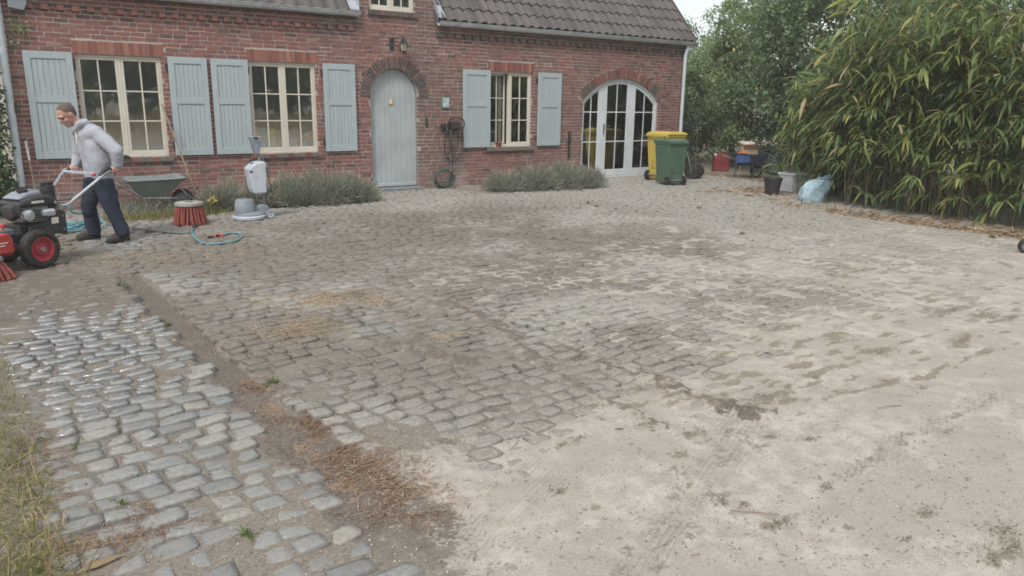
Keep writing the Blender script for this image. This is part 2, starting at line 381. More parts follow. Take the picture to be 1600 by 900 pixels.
    MT['brushplate'] = mat("brush_plate", (.30,.29,.26), .8, .15, 12, .25, 60, dirt=(.17,.15,.12))
    MT['hose'] = mat("teal_hose", (.10,.25,.29), .5, .2, 9, .1, 50, dirt=(.17,.17,.15), dirt_amt=.5)
    MT['greenhose'] = mat("dark_hose", (.035,.075,.065), .5, .2, 9, .1, 50)
    MT['cable'] = mat("grey_cable", (.10,.115,.115), .6, .2, 9, .1, 50)
    MT['orange'] = mat("orange_connector", (.55,.10,.045), .5, .1, 9, .1, 50)
    MT['wood'] = mat("weathered_wood", (.24,.175,.135), .85, .25, 14, .35, 60, dirt=(.13,.11,.09))
    MT['barrow'] = mat("barrow_tub", (.155,.20,.185), .6, .16, 5, .2, 40, dirt=(.24,.24,.21), dirt_amt=.75)
    MT['yellow'] = mat("yellow_bin", (.47,.36,.07), .5, .07, 4, .08, 60, dirt=(.34,.27,.09), dirt_amt=.4)
    MT['green'] = mat("green_bin", (.06,.115,.078), .5, .1, 4, .08, 60, dirt=(.13,.15,.11), dirt_amt=.5)
    MT['darkred'] = mat("faded_red_plastic", (.20,.032,.036), .6, .15, 6, .1, 50, dirt=(.12,.07,.06))
    MT['blue'] = mat("blue_tray", (.03,.075,.20), .5, .15, 6, .1, 50, dirt=(.09,.10,.12))
    MT['navy'] = mat("navy_bag", (.02,.026,.05), .65, .2, 8, .3, 30)
    MT['card'] = mat("cardboard", (.40,.29,.19), .9, .12, 8, .2, 50)
    MT['paper'] = mat("pale_paper", (.60,.55,.47), .85, .1, 8, .2, 50)
    MT['boxgrey'] = mat("pale_grey_box", (.47,.48,.50), .6, .08, 5, .1, 50, dirt=(.28,.26,.24))
    MT['sack'] = mat("taupe_sack", (.34,.30,.28), .85, .15, 9, .4, 30)
    t = NT("blue_film"); v = t.obj(); n = t.noise(9, 6, v, .7); c = t.mix(t.rng(n, .35, .65), (.30,.46,.54), (.44,.60,.66)); t.fin(c, .32, t.bump(n, .9, .05)); t.p.inputs['Transmission Weight'].default_value = .18; MT['film'] = t.m
    t = NT("bottle_plastic"); v = t.obj(); t.fin((.30,.45,.43), .2, t.bump(t.noise(14, 4, v), .4, .02)); t.p.inputs['Transmission Weight'].default_value = .45; MT['bottle'] = t.m
    MT['brass'] = mat("brass", (.55,.42,.17), .4, .1, 9, .05, 50, .6)
    t = NT("lantern_glass"); t.fin((.55,.50,.38), .3); t.p.inputs['Transmission Weight'].default_value = .35; MT['lglass'] = t.m
    # the man
    t = NT("skin"); v = t.obj(); n = t.noise(14, 4, v); t.fin(t.mix(t.rng(n, .35, .7), (.40,.235,.18), (.47,.29,.23)), .55); t.p.inputs['Subsurface Weight'].default_value = .08; MT['skin'] = t.m
    t = NT("grey_hoodie"); v = t.obj(); n = t.noise(260, 3, v); n2 = t.noise(5, 4, v); c = t.mix(t.rng(n, .3, .7), (.30,.312,.355), (.40,.412,.455)); c = t.mix(t.rng(n2, .5, .7, 0, .2), c, (.26,.27,.305))
    MT['hoodie'] = t.fin(c, .95, t.bump(t.noise(11, 3, v), .35, .03), 0, .1)
    t = NT("work_trousers"); v = t.obj(); n = t.noise(180, 3, v); n2 = t.noise(4, 4, v); c = t.mix(t.rng(n, .3, .7), (.020,.028,.046), (.036,.047,.070)); c = t.mix(t.rng(n2, .5, .68, 0, .6), c, (.045,.046,.052))
    MT['trousers'] = t.fin(c, .9, t.bump(t.noise(13, 3, v), .4, .03), 0, .15)
    MT['boot'] = mat("muddy_boot", (.055,.043,.036), .8, .3, 12, .35, 50, dirt=(.13,.11,.09), dirt_amt=.8)
    t = NT("short_hair"); v = t.obj(); n = t.noise(160, 3, v); MT['hair'] = t.fin(t.mix(t.rng(n, .3, .7), (.06,.042,.032), (.15,.115,.09)), .85, t.bump(n, .6, .006))
    MT['eye'] = mat("eye_dark", (.02,.015,.012), .3, .1)
    # plants
    MT['lavender'] = leaf_mat("lavender_leaf", [(0, (.20,.225,.18)), (.5, (.32,.345,.28)), (.85, (.42,.43,.36)), (1, (.45,.40,.27))], .7, .45)
    MT['bamboo'] = leaf_mat("bamboo_leaf", [(0, (.095,.16,.07)), (.4, (.165,.245,.095)), (.68, (.27,.335,.12)), (.86, (.42,.42,.14)), (.95, (.56,.47,.18)), (1, (.60,.50,.33))], .4, .5)
    MT['bamboo_green'] = leaf_mat("bamboo_leaf_fresh", [(0, (.132,.209,.077)), (.5, (.220,.297,.099)), (1, (.396,.418,.121))], 0.38, 0.5)
    MT['bamboo_tan'] = leaf_mat("bamboo_leaf_dry", [(0, (.30,.20,.09)), (.4, (.42,.32,.10)), (.7, (.40,.30,.18)), (1, (.50,.40,.27))], .6, .3)
    MT['culm'] = mat("bamboo_culm", (.15,.13,.075), .6, .3, 9, .1, 50, rnd=.7)
    MT['tree'] = leaf_mat("tree_leaf", [(0, (.101,.166,.089)), (.5, (.179,.273,.137)), (.82, (.259,.359,.185)), (.97, (.331,.416,.225)), (1, (.660,.575,.145))], 0.45, 0.5)
    MT['tree2'] = leaf_mat("tree_leaf_light", [(0, (.138,.207,.091)), (.5, (.235,.324,.152)), (.85, (.331,.421,.198)), (.97, (.386,.455,.228)), (1, (.660,.580,.137))], 0.45, 0.5)
    MT['tree3'] = leaf_mat("shrub_leaf_grey", [(0, (.092,.145,.101)), (.5, (.158,.224,.160)), (.85, (.238,.317,.262)), (1, (.502,.554,.522))], 0.42, 0.4)
    MT['ivy'] = leaf_mat("ivy_leaf", [(0, (.045,.085,.04)), (.6, (.085,.145,.06)), (.92, (.15,.20,.085)), (1, (.38,.33,.11))], 0.4, 0.4)
    MT['bark'] = mat("bark", (.11,.09,.07), .95, .3, 9, .6, 30)
    MT['grass'] = leaf_mat("yard_grass", [(0, (.11,.14,.045)), (.3, (.19,.21,.07)), (.6, (.36,.30,.13)), (1, (.52,.41,.22))], .6, .4)
    MT['weed'] = leaf_mat("weed_leaf", [(0, (.10,.15,.055)), (.6, (.17,.23,.085)), (1, (.28,.29,.12))], .55, .4)
    MT['needle'] = leaf_mat("needle_litter", [(0, (.13,.08,.052)), (.5, (.25,.155,.095)), (.85, (.36,.25,.16)), (1, (.48,.39,.29))], .8, .1)
    MT['straw'] = leaf_mat("straw", [(0, (.29,.205,.125)), (.5, (.42,.33,.215)), (1, (.53,.45,.33))], .8, .15)
    MT['drygrass'] = leaf_mat("field_grass", [(0, (.28,.21,.12)), (.5, (.40,.32,.19)), (1, (.50,.41,.27))], .8, .2)
    MT['moss'] = leaf_mat("dead_moss", [(0, (.13,.11,.075)), (.5, (.20,.175,.12)), (.85, (.27,.245,.155)), (1, (.33,.29,.20))], .9, .2)
    MT['dryleaf'] = leaf_mat("dry_leaf", [(0, (.24,.15,.085)), (.5, (.36,.25,.15)), (1, (.52,.42,.30))], .75, .15)
build_materials()
# ------------------------------------------------------------------ the ground
def seg_dist(x, y, pts):
    d = np.full(np.shape(x), 1e9)
    for (ax, ay), (bx, by) in zip(pts[:-1], pts[1:]):
        t = np.clip(((x-ax)*(bx-ax)+(y-ay)*(by-ay))/((bx-ax)**2+(by-ay)**2+1e-9), 0, 1)
        d = np.minimum(d, np.hypot(x-ax-t*(bx-ax), y-ay-t*(by-ay)))
    return d
def line(*px): return [tuple(gp(*q)[:2]) for q in px]
PATH_X1, YARD_X0 = 1.10, 1.32                 # the earth strip between path and yard runs square to the house
EARTH_Y0, EARTH_Y1 = -10.75, -5.1
def yard_edge(y): return YARD_X0 - .03 + .20*sst(-8.9, -10.6, y) + .04*(vnoise(np.asarray(y)*0+.4, y, .3, 9)-.5)
def path_edge(y): return PATH_X1 + .10*(vnoise(np.asarray(y)*0+3.1, y, .45, 3)-.5) + .05*(vnoise(np.asarray(y)*0+1.7, y, .16, 5)-.5)
STREAKS = [(line((560, 455), (640, 500), (700, 560), (735, 610), (765, 655)), .10, .012), (line((640, 455), (700, 470), (800, 520), (900, 553), (1000, 585), (1100, 622), (1192, 654)), .08, .013),
           (line((790, 520), (850, 570), (930, 620), (1030, 672)), .06, .012), (line((540, 520), (640, 545), (720, 565), (820, 560)), .10, .010), (line((400, 440), (520, 470), (640, 470), (760, 490), (880, 500)), .13, .010), (line((560, 395), (700, 405), (850, 415), (960, 400)), .17, .011)]
def soil_z(x, y):
    """height of sand and soil; the crowns of the cobbles lie near zero."""
    x = np.asarray(x, float); y = np.asarray(y, float)
    und = (fbm(x, y, 1.6, 1, 3)-.5)
    yard = -.007 + .024*und + .034*(fbm(x, y, .22, 2, 3)-.5) - .006*sst(-7, -4, y)
    yard = yard + .040*sst(-9.5, -11.5, y + 2.4*(fbm(x, y, .7, 5, 3)-.5)) + .008*sst(3.0, 5.2, x)*sst(-6.0, -8.6, y)
    for pts_, w_, h_ in STREAKS: yard = yard + h_*np.clip(1.5-seg_dist(x+.9*w_*(vnoise(x, y, .12, 2)-.5), y+1.8*w_*(vnoise(x, y, .12, 6)-.5), pts_)/w_, 0, 1)
    path = -.0075 + .020*und + .016*(fbm(x, y, .2, 6, 2)-.5) + .03*sst(-10.0, -10.7, y+.95*(x-.08)) + .017*sst(-6.9, -6.0, y)*sst(-4.0, -5.2, y) + .03*sst(.22, -.1, x)
    earth = -.045 + .02*und + .036*sst(-7.9, -8.7, y)
    z = np.where(x < .5*(PATH_X1+YARD_X0), path, yard)
    e = sst(path_edge(y)-.05, path_edge(y)+.03, x)*sst(yard_edge(y)+.05, yard_edge(y)-.02, x)*sst(EARTH_Y1+.3, EARTH_Y1-.3, y)
    z = z*(1-e)+earth*e
    far = sst(14.5, 17, x)+sst(-.4, -3, x)+sst(-14, -18, y)+sst(1, 4, y)
    far = np.clip(far, 0, 1)
    return z*(1-far) + far*.02*und

def grid_lines(lo, hi, fine0, fine1, f, c, far):
    a = [fine0-i*c for i in range(int((fine0-lo)/c), 0, -1)] + list(np.arange(fine0, fine1, f)) + list(np.arange(fine1, hi, c))
    ext = np.cumsum(c*1.6**np.arange(1, 40)); ext = ext[ext < far]
    return np.array([a[0]-q for q in ext[::-1]] + a + [a[-1]+q for q in ext])
GX = grid_lines(-1.2, 14.6, -.2, 4.6, .019, .045, 420); GY = grid_lines(-12.6, .4, -12.2, -7.2, .019, .04, 420)
xx, yy = np.meshgrid(GX, GY, indexing='ij'); X, Y = xx.ravel(), yy.ravel()
Z = soil_z(X, Y)
ni, nj = len(GX), len(GY)
ii = np.arange(ni*nj).reshape(ni, nj)
quads = np.stack([ii[:-1, :-1], ii[1:, :-1], ii[1:, 1:], ii[:-1, 1:]], -1).reshape(-1, 4)
WU, WV = 2*(fbm(X, Y, .16, 11, 3)-.5)+1.2*(vnoise(X, Y, .035, 4)-.5), 2*(fbm(X, Y, .16, 15, 3)-.5)+1.2*(vnoise(X, Y, .035, 8)-.5)
# where soil of each kind lies
dark = np.zeros(len(X)); straw = np.zeros(len(X)); moss = np.zeros(len(X)); damp = np.zeros(len(X)); track = np.zeros(len(X)); needle = np.zeros(len(X))
def blob(arr, px, py, rx, ry, amt=1.0, rot=0.0):
    c = gp(px, py); ca, sa = math.cos(rot), math.sin(rot); wv = min(rx, ry)*1.1+.004; dx, dy = X-c.x+wv*WU, Y-c.y+wv*WV
    u, w = (dx*ca+dy*sa)/rx, (-dx*sa+dy*ca)/ry
    np.maximum(arr, amt*np.clip((1.75-np.sqrt(u*u+w*w))/1.5, 0, 1), out=arr)
def streak(arr, pts, w, amt=1.0):
    d = seg_dist(X+w*1.6*WU, Y+w*1.6*WV, line(*pts)); np.maximum(arr, amt*np.clip((1.7-d/w)/1.4, 0, 1), out=arr)
in_path = X < .5*(PATH_X1+YARD_X0)
damp = np.maximum(damp, (pm := sst(1.62, 1.12, X+.16*WU))*.85); dark = np.maximum(dark, pm*.42*sst(-10.8, -9.6, Y))
damp = np.maximum(damp, .78*sst(5.2, 2.2, X)*sst(-10.5, -9.7, Y))
damp = np.maximum(damp, .70*sst(-8.5, -5.5, Y)*sst(11, 5, X)); damp = np.maximum(damp, .60*sst(-6.5, -3.5, Y)); damp = np.maximum(damp, .40*sst(-10.3, -8.5, Y)*sst(6.5, 4.0, X)); dark = np.maximum(dark, .40*sst(9.0, 5.5, X)*sst(-9.0, -7.2, Y)*sst(-2.2, -3.8, Y)*np.where(X > 1.2, 1, 0))
e = sst(path_edge(Y)-.16, path_edge(Y)+.02, X+.10*WU)*sst(yard_edge(Y)+.06, yard_edge(Y)-.03, X)*sst(EARTH_Y1+1.3, EARTH_Y1-.2, Y)*sst(-11.4, -10.2, Y)
dark = np.maximum(dark, (.62+.25*fbm(X, Y, .3, 8, 2))*e)
dark = np.maximum(dark, .62*sst(-.5, -.1, X)*sst(1.35, .85, X)*sst(-7.1, -6.3, Y)*sst(-3.6, -5.0, Y))     # mud round the machine
streak(dark, [(560, 455), (640, 500), (700, 560), (735, 610), (765, 655)], .085, .72)
streak(dark, [(700, 470), (800, 520), (900, 553), (1000, 585), (1100, 622), (1192, 654)], .07, .78)
streak(dark, [(790, 520), (850, 570), (930, 620), (1030, 672)], .055, .66)
streak(dark, [(540, 520), (640, 545), (720, 565), (820, 560)], .09, .6)
streak(dark, [(640, 470), (760, 490), (880, 500)], .12, .55)
streak(dark, [(400, 440), (520, 470), (640, 470), (760, 490), (880, 500)], .15, .62); streak(dark, [(560, 395), (700, 405), (850, 415), (960, 400)], .2, .6)
for q in [(720, 405, .55, .22), (850, 415, .5, .18), (560, 395, .3, .15), (540, 430, .3, .14), (430, 420, .4, .2), (470, 390, .4, .2), (230, 430, .3, .3), (180, 400, .5, .3), (300, 410, .5, .2), (640, 400, .6, .25)]: blob(dark, *q, amt=.55)
streak(dark, [(760, 345), (900, 375), (1010, 395)], .18, .42)
for q in [(470, 520, .30, .22), (500, 470, .42, .25), (430, 470, .28, .2), (590, 470, .2, .15), (250, 400, .45, .25), (330, 395, .4, .3), (170, 400, .4, .2), (560, 330, .45, .12), (600, 340, .4, .12), (960, 290, .7, .2), (720, 520, .3, .12)]: blob(straw, *q, amt=.7)
streak(moss, [(1140, 300), (1240, 318), (1330, 335), (1450, 352), (1600, 372)], .22, .62); streak(straw, [(1100, 300), (1240, 325), (1400, 348), (1600, 372)], .14, .6)
mrng = np.random.default_rng(21)
MOSS = [(1380, 556, .17, .05), (1205, 447, .22, .06), (1560, 838, .10, .07), (1575, 862, .10, .05), (1490, 486, .28, .06), (1265, 690, .06, .03), (1200, 690, .08, .03), (1190, 622, .06, .035),
        (1060, 716, .045, .025), (905, 690, .05, .025), (1440, 608, .07, .03), (1275, 596, .045, .02), (1235, 608, .035, .025), (1480, 684, .06, .025), (1290, 770, .05, .02), (1215, 830, .12, .035), (1160, 800, .04, .02),
        (1415, 857, .035, .02), (1450, 810, .09, .03), (1540, 495, .25, .06), (1500, 535, .2, .05), (1210, 515, .2, .06), (1100, 470, .25, .05), (1340, 425, .3, .06), (1125, 560, .1, .04), (1085, 685, .09, .04), (990, 608, .12, .035),
        (880, 700, .05, .03), (700, 690, .06, .03), (1010, 670, .09, .03), (870, 775, .05, .03), (1130, 795, .03, .02), (1580, 500, .15, .05), (1545, 880, .1, .04)]
for q in MOSS: blob(moss, *q, amt=.72)
for _ in range(420):                                             # dead moss in the buried joints
    px, py = mrng.uniform(900, 1600), mrng.uniform(360, 640)
    if py > 640-.25*(px-900)+90: continue
    blob(moss, px, py, mrng.uniform(.05, .16), mrng.uniform(.018, .04), amt=mrng.uniform(.62, .95))
for _ in range(90): blob(moss, mrng.uniform(900, 1600), mrng.uniform(600, 890), mrng.uniform(.015, .035), mrng.uniform(.008, .018), amt=mrng.uniform(.6, .9))
streak(track, [(1000, 900), (1090, 765), (1190, 620)], .10, 1.0); streak(track, [(1310, 755), (1420, 690), (1560, 625)], .06, .9); streak(track, [(700, 880), (780, 800), (840, 740)], .09, .8)
streak(damp, [(1000, 900), (1090, 765), (1190, 620)], .12, .46); streak(damp, [(1310, 755), (1420, 690), (1560, 625)], .05, .5)
nd = (.35+.65*sst(.35, .6, fbm(X, Y, .22, 13, 2)))*sst(1.10, 1.26, X+.08*WU)*sst(yard_edge(Y)+.12, yard_edge(Y)-.06, X+.08*WV)*sst(-10.75, -10.3, Y)*sst(-8.35, -8.7, Y); needle = np.maximum(needle, .72*nd)
for q in [(170, 800, .12, .06), (230, 830, .12, .05), (150, 850, .14, .07), (620, 740, .12, .2)]: blob(needle, *q, amt=.5)
straw = np.maximum(straw, .75*sst(-15, -17, Y)); straw = np.maximum(straw, .5*sst(.18, -.2, X)*sst(-4, -6, Y))
moss = np.maximum(moss, .55*sst(13.6, 14.6, X)); dark = np.maximum(dark, .5*sst(13.0, 14.2, X))
gm = np_mesh("ground", np.stack([X, Y, Z], 1), quads, 4, MT['soil'], True)
for nm_, chans in (("soil", (dark, straw, moss)), ("soil2", (damp, track, needle))):
    at_ = gm.color_attributes.new(nm_, 'FLOAT_COLOR', 'POINT')
    at_.data.foreach_set('color', np.stack([*chans, np.ones(len(X))], 1).astype(np.float32).ravel())
tag(link("ground", gm), "sandy soil of the yard drifting over the cobbles", kind="structure")

# ------------------------------------------------------------------ cobbles
def stone_mesh(i, m):
    g = np.random.default_rng(100+i); c = .12
    base = np.array([(-.5, -.5+c), (-.5+c, -.5), (.5-c, -.5), (.5, -.5+c), (.5, .5-c), (.5-c, .5), (-.5+c, .5), (-.5, .5-c)]) + g.uniform(-.075, .075, (8, 2))
    V = []; tilt = g.uniform(-.007, .007, 2)
    for sc, z in ((1.0, -.07), (1.0, -.010), (.945, -.0015), (.6, .0025)):
        for q in base: V.append((q[0]*sc, q[1]*sc, z + (q[0]*tilt[0]+q[1]*tilt[1])*2*(z > -.05) + (g.uniform(-.0025, .0025) if z > -.05 else 0)))
    V.append((0, 0, .003)); F = []
    for r in range(3):
        for j in range(8): j2 = (j+1) % 8; F.append((r*8+j, r*8+j2, (r+1)*8+j2, (r+1)*8+j))
    F += [(24+j, 24+(j+1) % 8, 32) for j in range(8)]
    me = bpy.data.meshes.new("cobblestone"); me.from_pydata(V, [], F); me.update(); me.materials.append(m)
    me.polygons.foreach_set('use_smooth', [True]*len(F)); return me
def lay_cobbles(name, label, m, cells, n_single):
    """cells: (x, y, width, depth, dz, yaw). The nearest become single stones, the others one laid mass."""
    root = empty(name, (0, 0, 0)); tag(root, label, kind="structure")
    protos = [stone_mesh(i, m) for i in range(10)]
    pv = [np.array([v.co[:] for v in p_.vertices]) for p_ in protos]; pf = [[tuple(f.vertices) for f in p_.polygons] for p_ in protos]
    def seen(c):
        u, v = px_of((c[0], c[1], 0)); return -20 < u < 1620 and 0 < v < 915
    sz_ = soil_z(np.array([q[0] for q in cells]), np.array([q[1] for q in cells]))
    order = sorted(range(len(cells)), key=lambda k: ((not seen(cells[k])) or cells[k][4] < sz_[k], math.hypot(cells[k][0], cells[k][1]+13)))
    for k in order[:n_single]:
        x, y, w, d, dz, yaw = cells[k]
        o = bpy.data.objects.new("cobblestone", protos[k % 10]); C.objects.link(o); o.parent = root
        o.location = (x, y, dz); o.scale = (w, d, 1); o.rotation_euler = (0, 0, yaw)
    V = []; F = []; b = 0
    for k in order[n_single:]:
        x, y, w, d, dz, yaw = cells[k]; q = pv[k % 10]; ca, sa = math.cos(yaw), math.sin(yaw)
        V.append(np.stack([x+q[:, 0]*w*ca-q[:, 1]*d*sa, y+q[:, 0]*w*sa+q[:, 1]*d*ca, dz+q[:, 2]], 1)); F += [tuple(b+i for i in f) for f in pf[k % 10]]; b += len(q)
    if V:
        me = bpy.data.meshes.new("laid_cobbles"); me.from_pydata(np.concatenate(V).tolist(), [], F); me.update(); me.materials.append(m)
        me.polygons.foreach_set('use_smooth', [True]*len(F)); tag(link("laid_cobbles", me, root), kind="stuff")
crng = np.random.default_rng(11)
def rows(y0, y1, pitch, x0f, x1f, lmin, lmax, keep, gap=.009, dzs=.0038):
    out = []; y = y0; k = 0
    while y < y1:
        d = pitch*crng.uniform(.88, 1.12); x = x0f(y) - crng.uniform(0, .16)*(k % 2)*0 + crng.uniform(-.03, .04)
        while x < x1f(y):
            L = crng.uniform(lmin, lmax)
            cx, cy = x+L/2, y+d/2 + .02*math.sin(x*1.3+k*.1)
            if keep(cx, cy): out.append((cx, cy, L-gap*crng.uniform(.7, 1.5), d-gap*crng.uniform(.7, 1.5), crng.normal(0, dzs), crng.normal(0, .035)))
            x += L
        y += d; k += 1
    return out
path_cells = rows(-11.0, -.5, .128, lambda y: -.62, lambda y: path_edge(y)-.06, .105, .205, lambda x, y: x < path_edge(y)-.02 and not (y > -4.0 and (y > -1.9 or x > .9)) and crng.random() > .03)
lay_cobbles("cobbled_path", "strip of scrubbed grey cobbles beside the grass verge", MT['cobble'], path_cells, 300)
def yard_keep(x, y):
    if x < yard_edge(y) and y < EARTH_Y1+.1: return False
    if y > -.06 or (y > -1.25 and (2.3 < x < 5.4 or 7.7 < x < 10.3)): return False
    return crng.random() > .02
yard_cells = rows(-11.3, -.1, .132, lambda y: (yard_edge(y)+.0 if y < EARTH_Y1 else 1.02), lambda y: 14.6 if y > -3 else 12.6+.2*(y+3)*-.0, .115, .205, yard_keep)
lay_cobbles("cobbled_yard", "broad dusty cobbled yard in front of the brick house", MT['yard_cobble'], yard_cells, 300)
# ------------------------------------------------------------------ the house
house = tag(empty("brick_house", (7.6, 0, 0)), "long red brick farmhouse with grey-blue shutters and dark tiled roof", "house")
class HB(MB):                            # builders in world space for parts of the house
    def build(s, name, m, parent=None, **k):
        o = MB.build(s, name, m, parent, **k)
        if parent is not None:
            p = parent; off = Vector((0, 0, 0))
            while p is not None: off += Vector(p.location); p = p.parent
            o.location = -off
        return o
def hlink(name, me, parent, loc, scale=(1, 1, 1), rot=None):
    o = bpy.data.objects.new(name, me); C.objects.link(o); o.parent = parent
    p = parent; off = Vector((0, 0, 0))
    while p is not None: off += Vector(p.location); p = p.parent
    o.location = Vector(loc)-off; o.scale = scale
    if rot: o.rotation_euler = rot
    return o
WX0, WX1, WTOP = .72, 14.55, 3.10
RECT = [(1.53, 2.70), (4.02, 5.175), (8.79, 9.89)]; WZ0, WZ1 = .765, 2.262
DC, DHW, DSP, DR = 6.687, .50, 1.737, .205
FC, FHW, FTOP, FR = 12.495, 1.195, 2.225, 1.678; FCZ = FTOP-FR; FSP = FCZ+math.sqrt(FR**2-FHW**2); FRW = .20
DX0, DX1, DTOP = 5.97, 7.55, 5.2
UX0, UX1, UZ0, UZ1 = 6.215, 7.125, 3.235, 4.25
def hole_top(x):                         # (z0, z1) of openings above a point of the wall
    h = []
    for a, b in RECT:
        if a < x < b: h.append((WZ0, WZ1))
    if abs(x-DC) < DHW: h.append((0, DSP+math.sqrt(DHW**2-(x-DC)**2)))
    if abs(x-FC) < FHW: h.append((0, FCZ+math.sqrt(FR**2-(x-FC)**2)))
    if UX0 < x < UX1: h.append((UZ0, UZ1))
    return sorted(h)
bp = {WX0, WX1, DX0, DX1, UX0, UX1}
for a, b in RECT: bp |= {a, b}
bp |= set(np.linspace(DC-DHW, DC+DHW, 61)) | set(np.linspace(FC-FHW, FC+FHW, 61)); bp = sorted(bp)
wm = HB()
for a, b in zip(bp[:-1], bp[1:]):
    if b-a < 1e-4: continue
    m_ = .5*(a+b); z = -.05; top = DTOP-abs(m_-.5*(DX0+DX1))*.6 if DX0 < m_ < DX1 else WTOP
    for h0, h1 in hole_top(m_):
        if h0 > z: wm.box(a, b, .007, .30, z, h0)
        z = h1
    if top > z: wm.box(a, b, .007, .30, z, top)
wm.prism([(.31, -.05), (9.0, -.05), (9.0, 3.1), (4.65, 8.2), (.31, 3.1)], 'x', WX0, WX0+.3)
wm.prism([(.31, -.05), (9.0, -.05), (9.0, 3.1), (4.65, 8.2), (.31, 3.1)], 'x', WX1-.3, WX1)
wm.box(WX0+.31, WX1-.31, 8.7, 9.0, -.05, 3.1)
for xx_ in (DX0, DX1-.2): wm.box(xx_, xx_+.2, .31, 2.1, 3.0, 4.7)
wall = wm.build("wall", MT['mortar'], house)
# bricks, course by course
CP, BL = .0668, .1965
ybrick = []                              # x0, x1, z0, z1, y0, kind
def blocked(z):
    iv = []
    for a, b in RECT:
        if WZ0-.085 < z < WZ0: iv.append((a-.06, b+.06))
        elif WZ0 <= z < WZ1: iv.append((a, b))
        elif WZ1 <= z < WZ1+.192: iv.append((a-.03, b+.045))
    if z < DSP: iv.append((DC-DHW, DC+DHW))
    elif z < DSP+DHW+DR: h = math.sqrt((DHW+DR)**2-(z-DSP)**2); iv.append((DC-h, DC+h))
    if z < FSP: iv.append((FC-FHW, FC+FHW))
    elif z < FCZ+FR+FRW:
        h = math.sqrt((FR+FRW)**2-(z-FCZ)**2); h = min(h, (FR+FRW)*math.sin(math.asin(FHW/FR))); iv.append((FC-h, FC+h))
    if UZ0-.085 < z < UZ0: iv.append((UX0-.05, UX1+.05))
    elif UZ0 <= z < UZ1: iv.append((UX0, UX1))
    return iv
brng = np.random.default_rng(5)
k = 0; z = .005
while z < DTOP-.1:
    zc = z+CP/2
    span = (WX0-.002, WX1+.002) if z+CP < WTOP+.02 else (DX0-.002, DX1+.002)
    if z+CP >= WTOP+.02:
        hw = min(.5*(DX1-DX0), max(0, (DTOP-zc)/.6)); c_ = .5*(DX0+DX1); span = (c_-hw, c_+hw)
    x = span[0] - (BL/2 if k % 2 else 0) - brng.uniform(0, .02)
    iv = blocked(zc)
    while x < span[1]:
        L = BL*brng.uniform(.95, 1.05)
        if brng.random() < .06: L *= .55
        pieces = [(max(x+.0075, span[0]), min(x+L-.0075, span[1]))]
        for a, b in iv:
            np_ = []
            for p0, p1 in pieces:
                if p1 <= a or p0 >= b: np_.append((p0, p1))
                else:
                    if p0 < a: np_.append((p0, a+.003))
                    if p1 > b: np_.append((b-.003, p1))
            pieces = np_
        for p0, p1 in pieces:
            if p1-p0 > .025: ybrick.append((p0, p1, z+.0085+brng.uniform(-.0015, .0015), z+CP-.0085+brng.uniform(-.0015, .0015), brng.normal(0, .0022)))
        x += L
    z += CP; k += 1
cube = MB().box(-.5, .5, 0, 1, -.5, .5).mesh("brick"); cube.materials.append(MT['brick'])
ybrick.sort(key=lambda b: math.hypot(.5*(b[0]+b[1]), 13)*(1 if b[0] < 5 and b[3] < 2.95 else 3) - .0*b[2])
hid = lambda b: any(s0 < .5*(b[0]+b[1]) < s1 and .77 < b[2] < 2.27 for s0, s1 in ((.88, 1.50), (2.78, 3.36), (3.41, 4.0), (5.29, 5.88)))
vis = [b for b in ybrick if not hid(b) and b[2] > .25]; single = set(map(id, vis[:300]))
jm = MB()
for b in ybrick:
    if id(b) in single:
        o = hlink("brick", cube, wall, (.5*(b[0]+b[1]), b[4], .5*(b[2]+b[3])), (b[1]-b[0], .09, b[3]-b[2]))
        o.rotation_euler = (0, brng.normal(0, .006), brng.normal(0, .004))
    else:
        x0, x1, z0, z1, y0 = b; j = brng.uniform(-.0025, .0025, 4)
        jm.add([(x0,y0,z0+j[0]),(x1,y0,z0+j[1]),(x1,y0,z1+j[2]),(x0,y0,z1+j[3]),(x0,.09,z0),(x1,.09,z0),(x1,.09,z1),(x0,.09,z1)],
               [(0,1,2,3),(1,5,6,2),(4,0,3,7),(3,2,6,7),(4,5,1,0)])
me = bpy.data.meshes.new("brick_courses"); me.from_pydata(jm.v, [], jm.f); me.update(); me.materials.append(MT['brick'])
tag(hlink("brick_courses", me, wall, (0, 0, 0)), kind="stuff")
